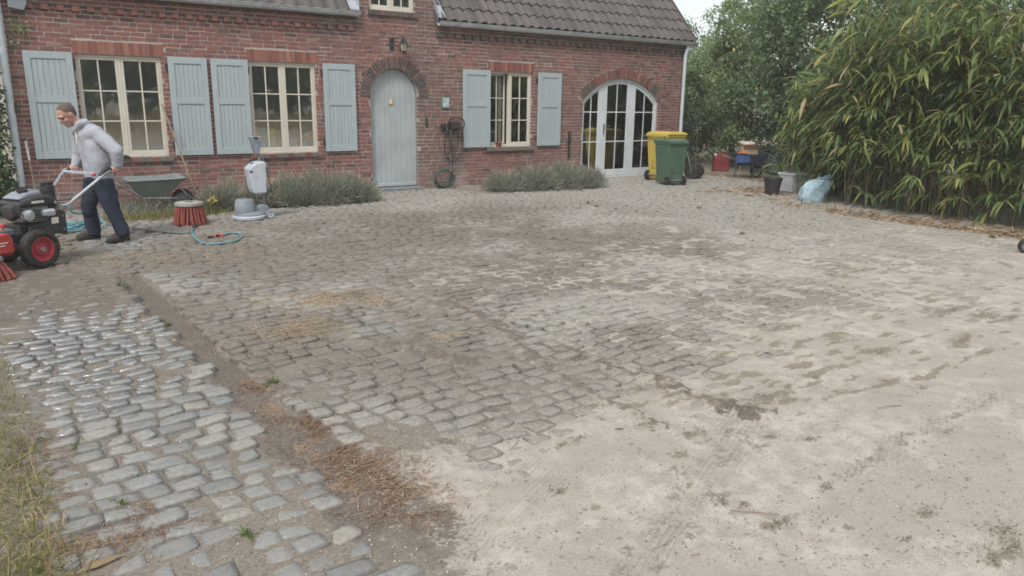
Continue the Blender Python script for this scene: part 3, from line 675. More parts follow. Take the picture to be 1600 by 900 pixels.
# soldier lintels, brick-on-edge sills, arch rings, dentils: bricks of their own under their part
def rbrick(parent, mesh_, c, size, rotY=0.0, off=0.0): return hlink("brick", mesh_, parent, c, size, (0, rotY, 0))
lcube = MB().box(-.5, .5, 0, 1, -.5, .5).mesh("brick"); lcube.materials.append(MT['lintel_brick'])
dcube = MB().box(-.5, .5, 0, 1, -.5, .5).mesh("brick"); dcube.materials.append(MT['dark_brick'])
scube = MB().box(-.5, .5, 0, 1, -.5, .5).mesh("brick"); scube.materials.append(MT['sill'])
for a, b in RECT:
    li = HB().box(a-.025, b+.04, .010, .10, WZ1+.001, WZ1+.188).build("lintel", MT['mortar'], house)
    n = int((b-a+.065)/.066); w = (b-a+.065)/n
    for i in range(n): rbrick(li, lcube, (a-.025+w*(i+.5), brng.normal(-.002, .002), WZ1+.096), (w-.011, .08, .178+brng.uniform(-.004, .004)))
    si = HB().box(a-.05, b+.05, -.03, .10, WZ0-.072, WZ0-.012).build("window_sill", MT['mortar'], house)
    if a < 6:
        n = int((b-a+.1)/.098); w = (b-a+.1)/n
        for i in range(n): rbrick(si, scube if i % 3 else lcube, (a-.05+w*(i+.5), -.045+brng.uniform(-.004, .004), WZ0-.043+brng.uniform(-.004, .004)), (w-.010, .13, .066))
    else: HB().box(a-.06, b+.03, -.055, .06, WZ0-.085, WZ0-.004).build("sill_slab", MT['sill'], si, bevel=.006)
si = HB().box(UX0-.04, UX1+.06, -.03, .10, UZ0-.085, UZ0-.01).build("window_sill", MT['mortar'], house)
for i in range(9): w = (UX1-UX0+.1)/9; rbrick(si, dcube, (UX0-.04+w*(i+.5), -.05, UZ0-.048), (w-.01, .14, .084))
ring = HB()
for i in range(24):
    t0, t1 = math.pi*i/24, math.pi*(i+1)/24
    ring.prism([(DC+r_*math.cos(t_), DSP+r_*math.sin(t_)) for r_, t_ in ((DHW+.004, t0), (DHW+DR, t0), (DHW+DR, t1), (DHW+.004, t1))], 'y', .008, .11)
ring = ring.build("door_arch", MT['mortar'], house)
n = 33
for i in range(n):
    t_ = math.pi*(i+.5)/n; r_ = DHW+DR/2+.002
    rbrick(ring, dcube, (DC+r_*math.cos(t_), -.022+brng.uniform(-.008, .008), DSP+r_*math.sin(t_)), (DR-.01+brng.uniform(-.02, .016), .14, .044), -t_)
ring = HB(); A0 = math.asin(FHW/FR)
for i in range(24):
    t0, t1 = math.pi/2-A0+2*A0*i/24, math.pi/2-A0+2*A0*(i+1)/24
    ring.prism([(FC+r_*math.cos(t_), FCZ+r_*math.sin(t_)) for r_, t_ in ((FR+.004, t0), (FR+FRW, t0), (FR+FRW, t1), (FR+.004, t1))], 'y', .008, .11)
ring = ring.build("garden_door_arch", MT['mortar'], house)
n = 43
for i in range(n):
    t_ = math.pi/2-A0+2*A0*(i+.5)/n; r_ = FR+FRW/2+.002
    rbrick(ring, dcube if (i < 7 or i > n-8 or i % 3 == 0) else lcube, (FC+r_*math.cos(t_), -.014+brng.uniform(-.005, .005), FCZ+r_*math.sin(t_)), (FRW-.008, .12, .046), -t_)
dent = HB().box(WX0, DX0, -.012, .008, 2.905, 2.935).box(DX1, WX1, -.012, .008, 2.905, 2.935).build("dentil_course", MT['dark_brick'], house)
for x0, x1, mesh_ in ((WX0+.12, DX0-.1, cube), (DX1+.1, WX1-.1, dcube)):
    x = x0
    while x < x1: rbrick(dent, mesh_, (x, -.065, 2.88+brng.uniform(-.004, .004)), (.09, .08, .068)); x += .192
# roof
SL = R(48); cs, sn = math.cos(SL), math.sin(SL); EY, EZ = -.10, 3.125
def rp(s, y0=EY, z0=EZ): return (y0+s*cs, z0+s*sn)
rm = HB()
for x0, x1, s0 in ((.5, DX0-.01, 0), (DX0-.01, DX1+.01, 1.1), (DX1+.01, 14.72, 0)):
    a, b = rp(s0), rp(7.0); rm.prism([a, b, (b[0]+.10*sn, b[1]-.10*cs), (a[0]+.10*sn, a[1]-.10*cs)], 'x', x0, x1)
b = rp(7.0); rm.prism([b, (9.4, 3.0), (9.3, 2.9), (b[0], b[1]-.12)], 'x', .5, 14.72)
roof = rm.build("roof", MT['tile'], house)
TW, TL = .232, .335
tm = MB(); nseg = 9; pts = []
for i in range(nseg+1):
    u = i/nseg; h = .026*math.cos(2*math.pi*(u-.30)) + (.012 if u > .9 else 0); pts.append((u*TW*1.07, h+.028))
V = []; F = []
for j, s_ in enumerate((-.035, TL+.01)):
    for x_, h in pts: V.append((x_, s_, h+(.030 if j == 0 else .002)))
for x_, h in pts: V.append((x_, -.035, h+.004))
n1 = nseg+1
for i in range(nseg): F.append((i, i+1, n1+i+1, n1+i)); F.append((2*n1+i, 2*n1+i+1, i+1, i))
tmesh = bpy.data.meshes.new("roof_tile"); tmesh.from_pydata(V, [], F); tmesh.update(); tmesh.materials.append(MT['tile']); tmesh.polygons.foreach_set('use_smooth', [True]*len(F)); tmesh.set_sharp_from_angle(angle=R(50))
tv = np.array(V); rotm = np.array(Matrix.Rotation(SL, 3, 'X')); JV = []; JF = []; nb = 0
for x0, x1, nrow, ns in ((.52, DX0-.05, 20, 2), (DX1+.05, 14.68, 20, 6)):
    for r_ in range(nrow):
        s_ = r_*TL; yy_, zz_ = rp(s_+.03); nx = int(round((x1-x0)/TW)); w = (x1-x0)/nx
        for i in range(nx):
            jz = brng.normal(0, .002); loc = (x0+i*w, yy_, zz_+jz)
            if r_ < ns: hlink("roof_tile", tmesh, roof, loc, (w/TW, 1, 1), (SL, 0, brng.normal(0, .006)))
            else: JV.append((tv*[w/TW, 1, 1])@rotm.T+loc); JF += [tuple(nb+q for q in f) for f in F]; nb += len(tv)
me = bpy.data.meshes.new("tile_courses"); me.from_pydata(np.concatenate(JV).tolist(), [], JF); me.update(); me.materials.append(MT['tile']); me.polygons.foreach_set('use_smooth', [True]*len(JF)); me.set_sharp_from_angle(angle=R(50))
tag(hlink("tile_courses", me, roof, (0, 0, 0)), kind="stuff")
vb = HB(); a, b = rp(-.03), rp(7.0); vb.prism([(a[0]-.02, a[1]+.10), (b[0]-.02, b[1]+.10), (b[0]+.02, b[1]-.07), (a[0]+.04, a[1]-.06)], 'x', 14.69, 14.735); vb.build("verge_board", MT['tile'], roof)
# dormer roof and flashing
c_ = .5*(DX0+DX1); dm = HB()
for s_ in (-1, 1): dm.prism([(c_, DTOP+.02), (c_+s_*1.05, DTOP-.60), (c_+s_*1.05, DTOP-.52), (c_, DTOP+.12)], 'y', -.18, 2.6)
dm.build("dormer_roof", MT['tile'], house)
for x_, sg in ((DX0, -1), (DX1, 1)):
    fl = HB(); a, b = rp(-.02), rp(2.4)
    fl.prism([(a[0]-.02, a[1]+.05), (b[0], b[1]+.09), (b[0]-.06, b[1]+.24), (a[0]-.03, a[1]+.20)], 'x', x_+sg*.004-.004, x_+sg*.004+.004)
    fl.prism([(a[0]-.02, a[1]+.068), (b[0], b[1]+.095), (b[0], b[1]+.11), (a[0]-.02, a[1]+.085)], 'x', min(x_, x_+sg*.17), max(x_, x_+sg*.17))
    fl.build("flashing", MT['lead'], house)
# gutters and downpipes
def gutter(x0, x1, zb):
    g = HB(); r_ = .07; prof = [(-.135+r_*math.cos(t_), zb+r_+r_*math.sin(t_)) for t_ in np.linspace(math.pi, 2*math.pi, 9)]
    prof = [(prof[0][0]-.012, prof[0][1]+.012)]+prof; inner = [(p[0]*.93-.0095, p[1]*1.0+.004+.0) for p in reversed(prof)]
    g.prism(prof+inner, 'x', x0, x1); o = g.build("gutter", MT['zinc'], house, smooth=50)
    x_ = x0+.5
    while x_ < x1:
        hb = HB(); hb.prism([(p[0], p[1]-.003) for p in prof]+[(p[0]*.93-.0095, p[1]+.001) for p in reversed(prof)], 'x', x_, x_+.022); hb.build("bracket", MT['zinc'], o); x_ += .9
    return o
gutter(.45, DX0-.005, 3.072); gutter(DX1+.01, 14.72, 3.030)
HB().tube([(.655, -.08, 3.08), (.655, -.08, 2.4), (.66, -.075, .0)], .052, 14).build("downpipe", MT['pvc'], house, smooth=40)
HB().tube([(14.46, -.12, 3.04), (14.44, -.10, 2.93), (14.43, -.075, 2.8), (14.43, -.075, .02)], .043, 12).build("downpipe", MT['pvc'], house, smooth=40)
HB().prism([(.79, 2.83), (.97, 2.80), (1.02, 2.90), (1.0, 3.05), (.80, 3.05)], 'y', -.10, -.004).build("hopper_box", MT['greyplastic'], house, bevel=.01)
HB().box(.80, .98, -.12, -.01, 3.0, 3.06).build("hopper_rim", MT['zinc'], house)
# interior shell
im = HB()
for x0, x1 in ((WX0+.31, 3.3), (3.36, 7.9), (7.96, 10.6), (10.66, WX1-.31)):
    im.add([(x0,.31,.02),(x1,.31,.02),(x1,3.6,.02),(x0,3.6,.02),(x0,.31,2.62),(x1,.31,2.62),(x1,3.6,2.62),(x0,3.6,2.62)], [(0,1,2,3),(7,6,5,4),(3,2,6,7),(0,3,7,4),(1,5,6,2)])
im.build("interior_wall", MT['interior'], house)

# windows
def pane(parent, x0, x1, z0, z1, y): HB().box(x0, x1, y-.003, y+.003, z0, z1).build("pane", MT['glass'], parent)
def sash(win, x0, x1, z0, z1, y0, y1, m, cols=2, nrow=3, st=.036, rail=.045, bar=.02, piv=None, ang=0.0):
    s_ = HB(); s_.box(x0, x0+st, y0, y1, z0, z1).box(x1-st, x1, y0, y1, z0, z1).box(x0+st, x1-st, y0+.002, y1-.002, z0, z0+rail).box(x0+st, x1-st, y0+.002, y1-.002, z1-st, z1)
    gx0, gx1, gz0, gz1 = x0+st, x1-st, z0+rail, z1-st
    for i in range(1, cols): c = gx0+(gx1-gx0)*i/cols; s_.box(c-bar/2, c+bar/2, y0+.006, y1-.008, gz0, gz1)
    for j in range(1, nrow): c = gz0+(gz1-gz0)*j/nrow; s_.box(gx0, gx1, y0+.008, y1-.01, c-bar/2, c+bar/2)
    P = []
    for i in range(cols):
        for j in range(nrow): P.append((gx0+(gx1-gx0)*i/cols, gx0+(gx1-gx0)*(i+1)/cols, gz0+(gz1-gz0)*j/nrow, gz0+(gz1-gz0)*(j+1)/nrow))
    rot = Matrix.Translation(Vector(piv)) @ Matrix.Rotation(ang, 4, 'Z') @ Matrix.Translation(-Vector(piv)) if piv else None
    if rot: s_.xform(rot)
    s_.build("sash", m, win, bevel=.004)
    for a, b, c, d in P:
        g = HB().box(a+.001, b-.001, .5*(y0+y1)-.003, .5*(y0+y1)+.003, c+.001, d-.001)
        if rot: g.xform(rot)
        g.build("pane", MT['glass'], win)
def window(x0, x1, z0, z1, open_sash=False, fy=.045):
    fr = HB(); t_ = .032
    fr.box(x0+.002, x0+t_, fy, .13, z0, z1-.002).box(x1-t_, x1-.002, fy, .13, z0, z1-.002).box(x0+t_, x1-t_, fy+.002, .128, z1-.038, z1-.002).box(x0+t_, x1-t_, fy-.012, .132, z0, z0+.045)
    c = .5*(x0+x1); fr.box(c-.02, c+.02, fy+.004, .126, z0+.045, z1-.038)
    w = fr.build("window", MT['cream'], house, bevel=.004)
    a, b = z0+.047, z1-.040
    if open_sash: sash(w, x0+t_+.002, c-.021, a, b, fy+.02, fy+.065, MT['cream'], piv=(x0+t_, fy+.065, 0), ang=R(13))
    else: sash(w, x0+t_+.002, c-.0215, a, b, fy+.008, fy+.055, MT['cream'])
    sash(w, c+.0215, x1-t_-.002, a, b, fy+.008, fy+.055, MT['cream']); return w
for i, (a, b) in enumerate(RECT): window(a, b, WZ0, WZ1, i == 2)
window(UX0, UX1, UZ0, UZ1)
for a, b, z0, z1 in ((1.6, 2.64, 1.0, 2.2),):                       # plain blinds drawn behind the glass
    pass
# shutters
def shutter(x0, x1, z0, z1, y=-.012, tilt=0.0):
    yb, yf = y-.004, y-.046; st = .088
    fr = HB(); fr.box(x0, x0+st, yf, yb, z0, z1).box(x1-st, x1, yf, yb, z0, z1)
    mid = z0+(z1-z0)*.56
    for a, b in ((z0, z0+.10), (mid-.045, mid+.045), (z1-.10, z1)): fr.box(x0+st, x1-st, yf+.001, yb, a, b)
    for a in (z0+.101, mid+.046): fr.box(x0+st+.02, x1-st-.02, yf+.008, yf+.016, a, a+.008)
    o = fr.build("shutter", MT['shutter'], house, bevel=.006)
    n = 6; w = (x1-x0-2*st)/n
    for lo, hi in ((z0+.10, mid-.045), (mid+.045, z1-.10)):
        for i in range(n): HB().box(x0+st+w*i+.0018, x0+st+w*(i+1)-.0018, yf+.014+brng.uniform(-.0015, .0015), yb-.004, lo+.001, hi-.001).build("plank", MT['shutter'], o, bevel=.002)
    for zz_ in (z0+.16, z1-.16):
        xh = x1+.01 if (x0 < 1 or 3.4 < x0 < 4 or 8 < x0 < 9) else x0-.03
        HB().box(xh, xh+.022, -.03, .004, zz_-.05, zz_+.05).build("hinge", MT['black'], o)
    return o
for a, b in ((.885, 1.492), (2.782, 3.357), (3.418, 4.0), (5.292, 5.884), (8.16, 8.80), (10.02, 10.64)): shutter(a, b, .768, 2.276)
# front door
dr = HB(); pts = [(DC+DHW*math.cos(t_), DSP+DHW*math.sin(t_)) for t_ in np.linspace(0, math.pi, 33)]
dr.prism([(DC+DHW, .06)]+pts+[(DC-DHW, .06)], 'y', .125, .16); door = dr.build("front_door", MT['door'], house)
n = 9; w = (2*DHW-.02)/n
for i in range(n):
    xa, xb = DC-DHW+.01+w*i+.0015, DC-DHW+.01+w*(i+1)-.0015
    top = lambda x_: DSP+math.sqrt(max(0, (DHW-.012)**2-(x_-DC)**2))
    xs = np.linspace(xa, xb, 4); HB().prism([(xa, .09), (xb, .09)]+[(x_, top(x_)) for x_ in xs[::-1]], 'y', .103, .126).build("plank", MT['door'], door, bevel=.002)
HB().box(DC-DHW+.02, DC+DHW-.02, .085, .104, .07, .13).build("weather_bar", MT['door'], door, bevel=.006)
dk = HB().box(6.605, 6.695, .088, .103, 1.585, 1.70).build("peephole_frame", MT['brass'], door, bevel=.006)
HB().box(6.623, 6.677, .084, .0885, 1.605, 1.68).build("pane", MT['paper'], dk)
HB().box(DC-DHW-.02, DC+DHW+.04, -.16, .20, -.04, .055).build("threshold", MT['bluestone'], house, bevel=.008)
# garden doors with three glazed leaves under the segmental arch
def arc_z(x_, inset): return FCZ+math.sqrt(max(0, (FR-inset)**2-(x_-FC)**2))
fy0, fy1 = .055, .115
fr = HB(); N = 28
for i in range(N):
    x0, x1 = FC-FHW+.055+(2*FHW-.11)*i/N, FC-FHW+.055+(2*FHW-.11)*(i+1)/N
    fr.prism([(x0, arc_z(x0, .065)), (x1, arc_z(x1, .065)), (x1, arc_z(x1, .002)), (x0, arc_z(x0, .002))], 'y', fy0, fy1+.03)
fr.box(FC-FHW+.002, FC-FHW+.055, fy0, fy1+.03, .02, FSP-.005).box(FC+FHW-.055, FC+FHW-.002, fy0, fy1+.03, .02, FSP-.005).box(FC-FHW+.055, FC+FHW-.055, fy0, fy1+.03, .0, .03)
gd = fr.build("garden_door", MT['white'], house)
leaves_ = [(FC-FHW+.057, 11.95, .04, .13), (11.953, 12.842, .13, .13), (12.845, FC+FHW-.057, .13, .045)]
for x0, x1, sl, sr in leaves_:
    lf = HB(); g0, g1 = x0+sl, x1-sr; zb, rows_ = .18, (.18, .815, 1.475)
    for a, b in ((x0, g0), (g1, x1)):
        lf.prism([(a, .035), (b, .035), (b, arc_z(b, .068)), (a, arc_z(a, .068))], 'y', fy0+.01, fy1)
    lf.box(g0, g1, fy0+.012, fy1-.002, .035, zb)
    for i in range(8):
        a, b = g0+(g1-g0)*i/8, g0+(g1-g0)*(i+1)/8
        lf.prism([(a, arc_z(a, .125)), (b, arc_z(b, .125)), (b, arc_z(b, .068)), (a, arc_z(a, .068))], 'y', fy0+.012, fy1-.002)
    c = .5*(g0+g1); lf.box(c-.011, c+.011, fy0+.02, fy1-.012, zb, arc_z(c, .12))
    for zz_ in rows_[1:]: lf.box(g0, g1, fy0+.022, fy1-.014, zz_-.012, zz_+.012)
    lo = lf.build("door_leaf", MT['white'], gd, bevel=.003)
    for a, b in ((g0, c), (c, g1)):
        pane(gd, a, b, zb, rows_[1], .085); pane(gd, a, b, rows_[1], rows_[2], .085)
        g = HB(); xs = np.linspace(a, b, 4); g.prism([(a, rows_[2]), (b, rows_[2])]+[(x_, arc_z(x_, .10)) for x_ in xs[::-1]], 'y', .082, .088); g.build("pane", MT['glass'], gd)
HB().box(11.985, 12.02, .045, .066, .98, 1.22).cyl((12.0, .066, 1.17), (12.0, .01, 1.17), .009).cyl((12.0, .012, 1.17), (12.13, .012, 1.165), .009).build("handle", MT['steel'], gd)
# lantern, plaque, bell, bracket bar
hl = HB().box(6.60, 6.68, -.02, .002, 2.56, 2.78).build("lantern_mount", MT['black'], house, bevel=.004)
lan = tag(empty("wall_lantern", (6.80, -.17, 2.54)), "small black carriage lantern above the arched front door", "lantern")
lm = MB(); lm.tube([(-.16, .16, .20), (-.12, .08, .235), (-.04, .02, .225), (0, 0, .19)], .011, 6); lm.build("bracket", MT['black'], lan, smooth=40)
MB().lathe([(.105, .135), (.09, .15), (.055, .185), (.018, .20), (.018, .235), (.005, .245)], 6, (0, 0, 0)).build("cap", MT['black'], lan)
MB().lathe([(.048, 0), (.078, .135)], 6).build("glass", MT['lglass'], lan)
lm = MB()
for i in range(6):
    a = 2*math.pi*i/6; lm.bar((.05*math.cos(a), .05*math.sin(a), -.002), (.08*math.cos(a), .08*math.sin(a), .137), .010, .010)
lm.lathe([(.02, -.035), (.052, -.012), (.052, .004)], 6); lm.build("cage", MT['black'], lan)
pl = tag(empty("house_plaque", (7.775, -.016, 1.64)), "square glazed tile plaque with a green border beside the charger", "plaque")
MB().box(-.085, .085, -.008, .014, -.105, .105).build("tile", mat("plaque_green", (.14,.26,.20), .3, .3, 30), pl, bevel=.003)
t = NT("plaque_picture"); v = t.obj(); t.fin(t.ramp(t.noise(16, 5, v, .7), [(.3, (.08,.14,.12)), (.45, (.25,.36,.42)), (.55, (.55,.58,.60)), (.7, (.22,.30,.20))]), .25)
MB().box(-.068, .068, -.011, -.0085, -.088, .088).build("picture", t.m, pl)
HB().box(7.325, 7.372, -.028, .0, 1.20, 1.345).build("door_bell", MT['black'], house, bevel=.006)
HB().box(10.905, 10.94, -.045, .0, .45, 1.06).build("shutter_stop", MT['black'], house, bevel=.004)
tag(HB().tube([(.715, -.10, 1.42), (.718, -.09, 1.55)], .02, 8).build("pipe_clip", MT['black'], house))
# ------------------------------------------------------------------ things in the yard
def catmull(pts, k=6, closed=False):
    P = [Vector(q) for q in pts]; n = len(P); out = []
    g = (lambda i: P[i % n]) if closed else (lambda i: P[max(0, min(n-1, i))])
    for i in range(n if closed else n-1):
        a, b, c, d = g(i-1), g(i), g(i+1), g(i+2)
        for j in range(k):
            t = j/k; out.append(.5*((2*b)+(c-a)*t+(2*a-5*b+4*c-d)*t*t+(3*b-a-3*c+d)*t**3))
    if not closed: out.append(P[-1])
    return out
def frame_at(o, fwd):                                            # local x = forward, y = left, z = up
    f = Vector((fwd[0], fwd[1], 0)).normalized(); return math.atan2(f.y, f.x)
def wheel_parts(parent, c, axis, r, w, rim_m, tyre_m, hub=.03, lugs=0, rim_r=.62):
    ax = Vector(axis).normalized(); c = Vector(c)
    ty = MB().lathe([(r*rim_r, -w*.42), (r*.86, -w*.5), (r*.97, -w*.40), (r, -w*.15), (r, w*.15), (r*.97, w*.40), (r*.86, w*.5), (r*rim_r, w*.42), (r*rim_r, -w*.42)], 28, c, ax, cap=False)
    if lugs:
        q = Vector((0, 0, 1)).rotation_difference(ax)
        for i in range(lugs):
            a = 2*math.pi*i/lugs; e = Vector((math.cos(a), math.sin(a), 0))
            for s in (-1, 1):
                ty.bar(c+q@(e*r*.76+Vector((0, 0, s*w*.50))), c+q@(e*r*.985+Vector((0, 0, s*w*.40))), .011, .014, up=ax)
    wh = ty.build("tyre", tyre_m, parent, smooth=35)
    MB().lathe([(.004, -w*.18), (r*.28, -w*.2), (r*.36, -w*.05), (r*rim_r*.84, -w*.05), (r*rim_r*.92, -w*.44), (r*rim_r*1.02, -w*.46), (r*rim_r*1.02, w*.46), (r*rim_r*.92, w*.44), (r*rim_r*.84, w*.1), (r*.36, w*.1), (r*.28, w*.28), (.004, w*.28)], 24, c, ax).build("rim", rim_m, wh, smooth=35)
    MB().cyl(c-ax*w*.5, c+ax*w*.62, hub*.45, n=10).build("axle_cap", MT['steel'], wh, smooth=35)
    return wh

# --- walk-behind weed brush
U = Vector((-.85, -.527, 0)).normalized(); S = Vector((.527, -.85, 0)).normalized()
wc = gp(66, 418); org = wc - S*.27
sw = tag(empty("brush_machine", org, frame_at(org, U)), "red and black petrol weed brushing machine with big lugged wheels, held by the man", "machine")
# local axes: x forward, y = left of forward (= +S side is to its left?), z up
LY = Vector((-U.y, U.x, 0)); sg = 1 if LY.dot(S) > 0 else -1
def L(a, s, z): return Vector((a, s*sg, z))
for s in (.27, -.27): wheel_parts(sw, L(0, s, .19), (0, sg if s > 0 else -sg, 0), .19, .115, MT['redrim'], MT['rubber'], .05, 34)
MB().cyl(L(0, -.27, .19), L(0, .27, .19), .018).build("axle", MT['steel'], sw)
SH = Matrix.Translation((-.15, 0, -.01))
ch = MB().box(-.20, .22, -.13, .13, .34, .43); ch.box(.20, .52, -.15, .15, .27, .36); ch.box(-.235, -.222, -.15, .19, .28, .50)
ch.xform(SH).build("chassis", MT['black'], sw, bevel=.012)
gb = MB().prism([(-.10, .32), (.16, .32), (.18, .26), (.12, .18), (-.02, .17), (-.12, .24)], 'y', -.08, .08); gb.xform(SH).build("gearbox", MT['black'], sw, bevel=.015)
side = MB().prism([(-.23, .30), (-.24, .52), (-.17, .55), (-.06, .45), (.16, .41), (.20, .31)], 'y', sg*.175 if sg > 0 else -.187, .187 if sg > 0 else -.175); side.xform(SH).build("side_plate", MT['black'], sw, bevel=.006)
MB().obox(L(-.11, .190, .445), (.075, .006, .062)).xform(SH).build("sticker", MT['paper'], sw)
en = MB().box(-.12, .16, -.12, .11, .44, .60); en.xform(SH).build("engine_block", MT['steel'], sw, bevel=.02)
MB().prism([(-.17, .60), (.20, .60), (.23, .64), (.15, .675), (.02, .705), (-.13, .705), (-.18, .66)], 'y', -.17, .15).xform(SH).build("engine_cowl", MT['black'], sw, bevel=.025)
MB().prism([(-.09, .70), (.16, .668), (.19, .685), (.08, .735), (-.05, .745)], 'y', -.14, .10).xform(SH).build("fuel_tank", MT['greyplastic'], sw, bevel=.02)
MB().lathe([(.045, 0), (.05, .01), (.05, .03), (.04, .038)], 14, L(.06, .0, .735)).box(.0, .12, -.012, .012, .775, .787).xform(SH).build("fuel_cap", MT['black'], sw, smooth=40)
MB().lathe([(.02, 0), (.075, .012), (.085, .06), (.06, .10), (.02, .105)], 18, L(.20, .06, .56), (1, sg*.35, 0)).xform(SH).build("recoil_starter", MT['black'], sw, smooth=35)
MB().obox(L(.24, .07, .57), (.11, .16, .12)).xform(SH).build("air_filter", MT['black'], sw, bevel=.025)
MB().lathe([(.02, 0), (.05, .005), (.055, .07), (.03, .08)], 14, L(.17, .15, .53), (0, sg, 0)).xform(SH).build("carburettor", MT['chrome'], sw, smooth=35)
ex = MB().obox(L(-.06, .175, .53), (.13, .07, .075)); ex.xform(SH).build("exhaust", MT['chrome'], sw, bevel=.022)
for i in range(6): MB().obox(L(.03, .125, .455+.024*i), (.20, .07, .007)).xform(SH).build("cooling_fin", MT['steel'], sw)
MB().tube(catmull([L(.22, .16, .60), L(.12, .20, .56), L(.02, .20, .50), L(-.12, .19, .54), L(-.2, .16, .62)], 5), .008, 6).xform(SH).build("cable", MT['black'], sw)
cl = MB().prism([(-.23, .42), (-.13, .42), (-.15, .60), (-.165, .79), (-.25, .79), (-.26, .60)], 'y', -.06, .06); cl.xform(SH).build("handle_column", MT['black'], sw, bevel=.015)
MB().lathe([(.058, 0), (.062, .012), (.062, .03), (.05, .035)], 14, L(-.208, 0, .785)).xform(SH).build("column_cap", MT['black'], sw, smooth=35)
for a_, z_ in ((-.20, .34), (-.20, .48), (.12, .34), (-.02, .37)): MB().lathe([(.009, 0), (.009, .008), (.004, .010)], 6, L(a_, .187, z_), (0, sg, 0)).xform(SH).build("bolt", MT['steel'], sw)
MB().tube(catmull([L(.20, .12, .60), L(.24, .19, .57), L(.20, .21, .50), L(.10, .17, .48)], 5), .006, 6).xform(SH).build("plug_lead", MT['black'], sw)
MB().obox(L(.02, .152, .645), (.13, .004, .022)).xform(SH).build("decal", MT['paper'], sw)
for i in range(5): MB().box(-.08+.04*i, -.068+.04*i, -.11, .07, .722-.007*i, .752-.0075*i).xform(SH).build("tank_rib", MT['greyplastic'], sw)
hd = MB().prism([(.29, .21), (1.0, .21), (1.04, .29), (.98, .365), (.34, .40), (.29, .35)], 'y', -.33, .33); hood = hd.build("brush_hood", MT['redmetal'], sw, bevel=.012)
for z_, w_ in ((.315, .15), (.29, .10)):
    MB().obox(L(.42, .3325, z_), (w_, .004, .010)).build("lettering", MT['paper'], hood)
MB().box(.14, .31, -.14, .14, .30, .40).build("mount_plate", MT['steel'], sw, bevel=.01)
MB().lathe([(.012, 0), (.026, .005), (.026, .03), (.01, .04)], 10, L(.26, .16, .43)).cyl(L(.26, .16, .40), L(.26, .16, .44), .008).build("knob", MT['redmetal'], sw, smooth=35)
bc = L(.60, .30, 0)
bp_ = MB().lathe([(.05, .21), (.17, .205), (.18, .185), (.17, .17), (.05, .17)], 22, bc); bplate = bp_.build("brush_plate", MT['steel'], sw, smooth=35)
for i in range(22):
    a = 2*math.pi*i/22; e = Vector((math.cos(a), math.sin(a), 0)); p0 = bc+e*.145+Vector((0, 0, .175)); p1 = bc+e*(.215+.03*(i % 3)/2)+Vector((0, 0, .008))
    MB().tube([p0, p0.lerp(p1, .55)+e*.012, p1], [.017, .021, .029], 7).build("bristle", MT['bristle'], bplate, smooth=60)
# handle: world-space points brought into the machine's frame
MI = Matrix.Translation(org) @ Matrix.Rotation(sw.rotation_euler[2], 4, 'Z'); MI.invert()
W2L = lambda q: MI @ Vector(q)
gN, gF = at(179, 264, -3.28), at(106, 264, -2.80)
loN, loF = at(104, 319, -3.62), at(79, 297, -3.55)
bN = W2L(loN); tubeN = [L(-.37, .07, .60), W2L(at(92, 321, -3.66)), W2L(at(106, 319, -3.60)), W2L(at(116, 311, -3.52)), W2L(at(150, 283, -3.36)), W2L(at(166, 269, -3.30)), W2L(gN)]
MB().tube(catmull(tubeN, 5), .016, 10).build("handle_tube", MT['chrome'], sw, smooth=60)
tubeF = [L(-.355, -.05, .76), W2L(at(82, 292, -3.42)), W2L(at(96, 272, -3.0)), W2L(at(102, 265, -2.88)), W2L(gF), W2L(at(118, 263, -2.80))]
MB().tube(catmull(tubeF, 5), .016, 10).build("handle_tube", MT['chrome'], sw, smooth=60)
MB().bar(W2L(at(101, 268, -2.93)), W2L(at(149, 271, -3.29)), .012, .034).build("cross_bar", MT['chrome'], sw, bevel=.004)
MB().tube([W2L(at(155, 275, -3.32)), W2L(at(162, 267, -3.305)), W2L(at(170, 263, -3.29)), W2L(at(181, 264, -3.275))], [.022, .026, .024, .022], 10).build("grip", MT['black'], sw, smooth=60)
MB().tube([W2L(at(107, 264, -2.80)), W2L(at(120, 263, -2.80))], .021, 10).build("grip", MT['black'], sw, smooth=60)
MB().ball(W2L(at(147, 273, -3.30)), .020).build("knob", MT['redmetal'], sw, smooth=180)
MB().tube(catmull([W2L(at(160, 270, -3.3)), W2L(at(150, 290, -3.34)), W2L(at(130, 306, -3.42)), W2L(at(106, 312, -3.58)), L(-.35, .12, .62)], 6), .006, 6).build("cable", MT['black'], sw, smooth=60)

# --- loose brush head
bh = tag(empty("loose_sweeping_brush", gp(298, 350)), "loose round brush head with worn red bristles standing by the hose", "brush"); bh.scale = (.92, .92, .90)
pl_ = MB().lathe([(.03, .335), (.175, .335), (.195, .325), (.195, .288), (.17, .28), (.03, .28)], 30); pl_ = pl_.build("plate", MT['brushplate'], bh, smooth=35)
MB().lathe([(.01, .335), (.05, .337), (.05, .35), (.012, .352)], 16).build("hub", MT['steel'], pl_, smooth=35)
for j, (rr, k_) in enumerate(((.165, 26), (.10, 12))):
    for i in range(k_):
        a = 2*math.pi*(i+.3*j)/k_; e = Vector((math.cos(a), math.sin(a), 0)); t_ = Vector((-e.y, e.x, 0))*random.uniform(-.02, .02)
        p0 = e*rr+Vector((0, 0, .285)); p1 = e*(rr+.055+random.uniform(-.02, .012))+t_+Vector((0, 0, random.uniform(.002, .02)))
        MB().tube([p0, p0.lerp(p1, .5)+e*.006, p1], [.013, .018, .025], 6).build("bristle", MT['bristle'], bh, smooth=60)

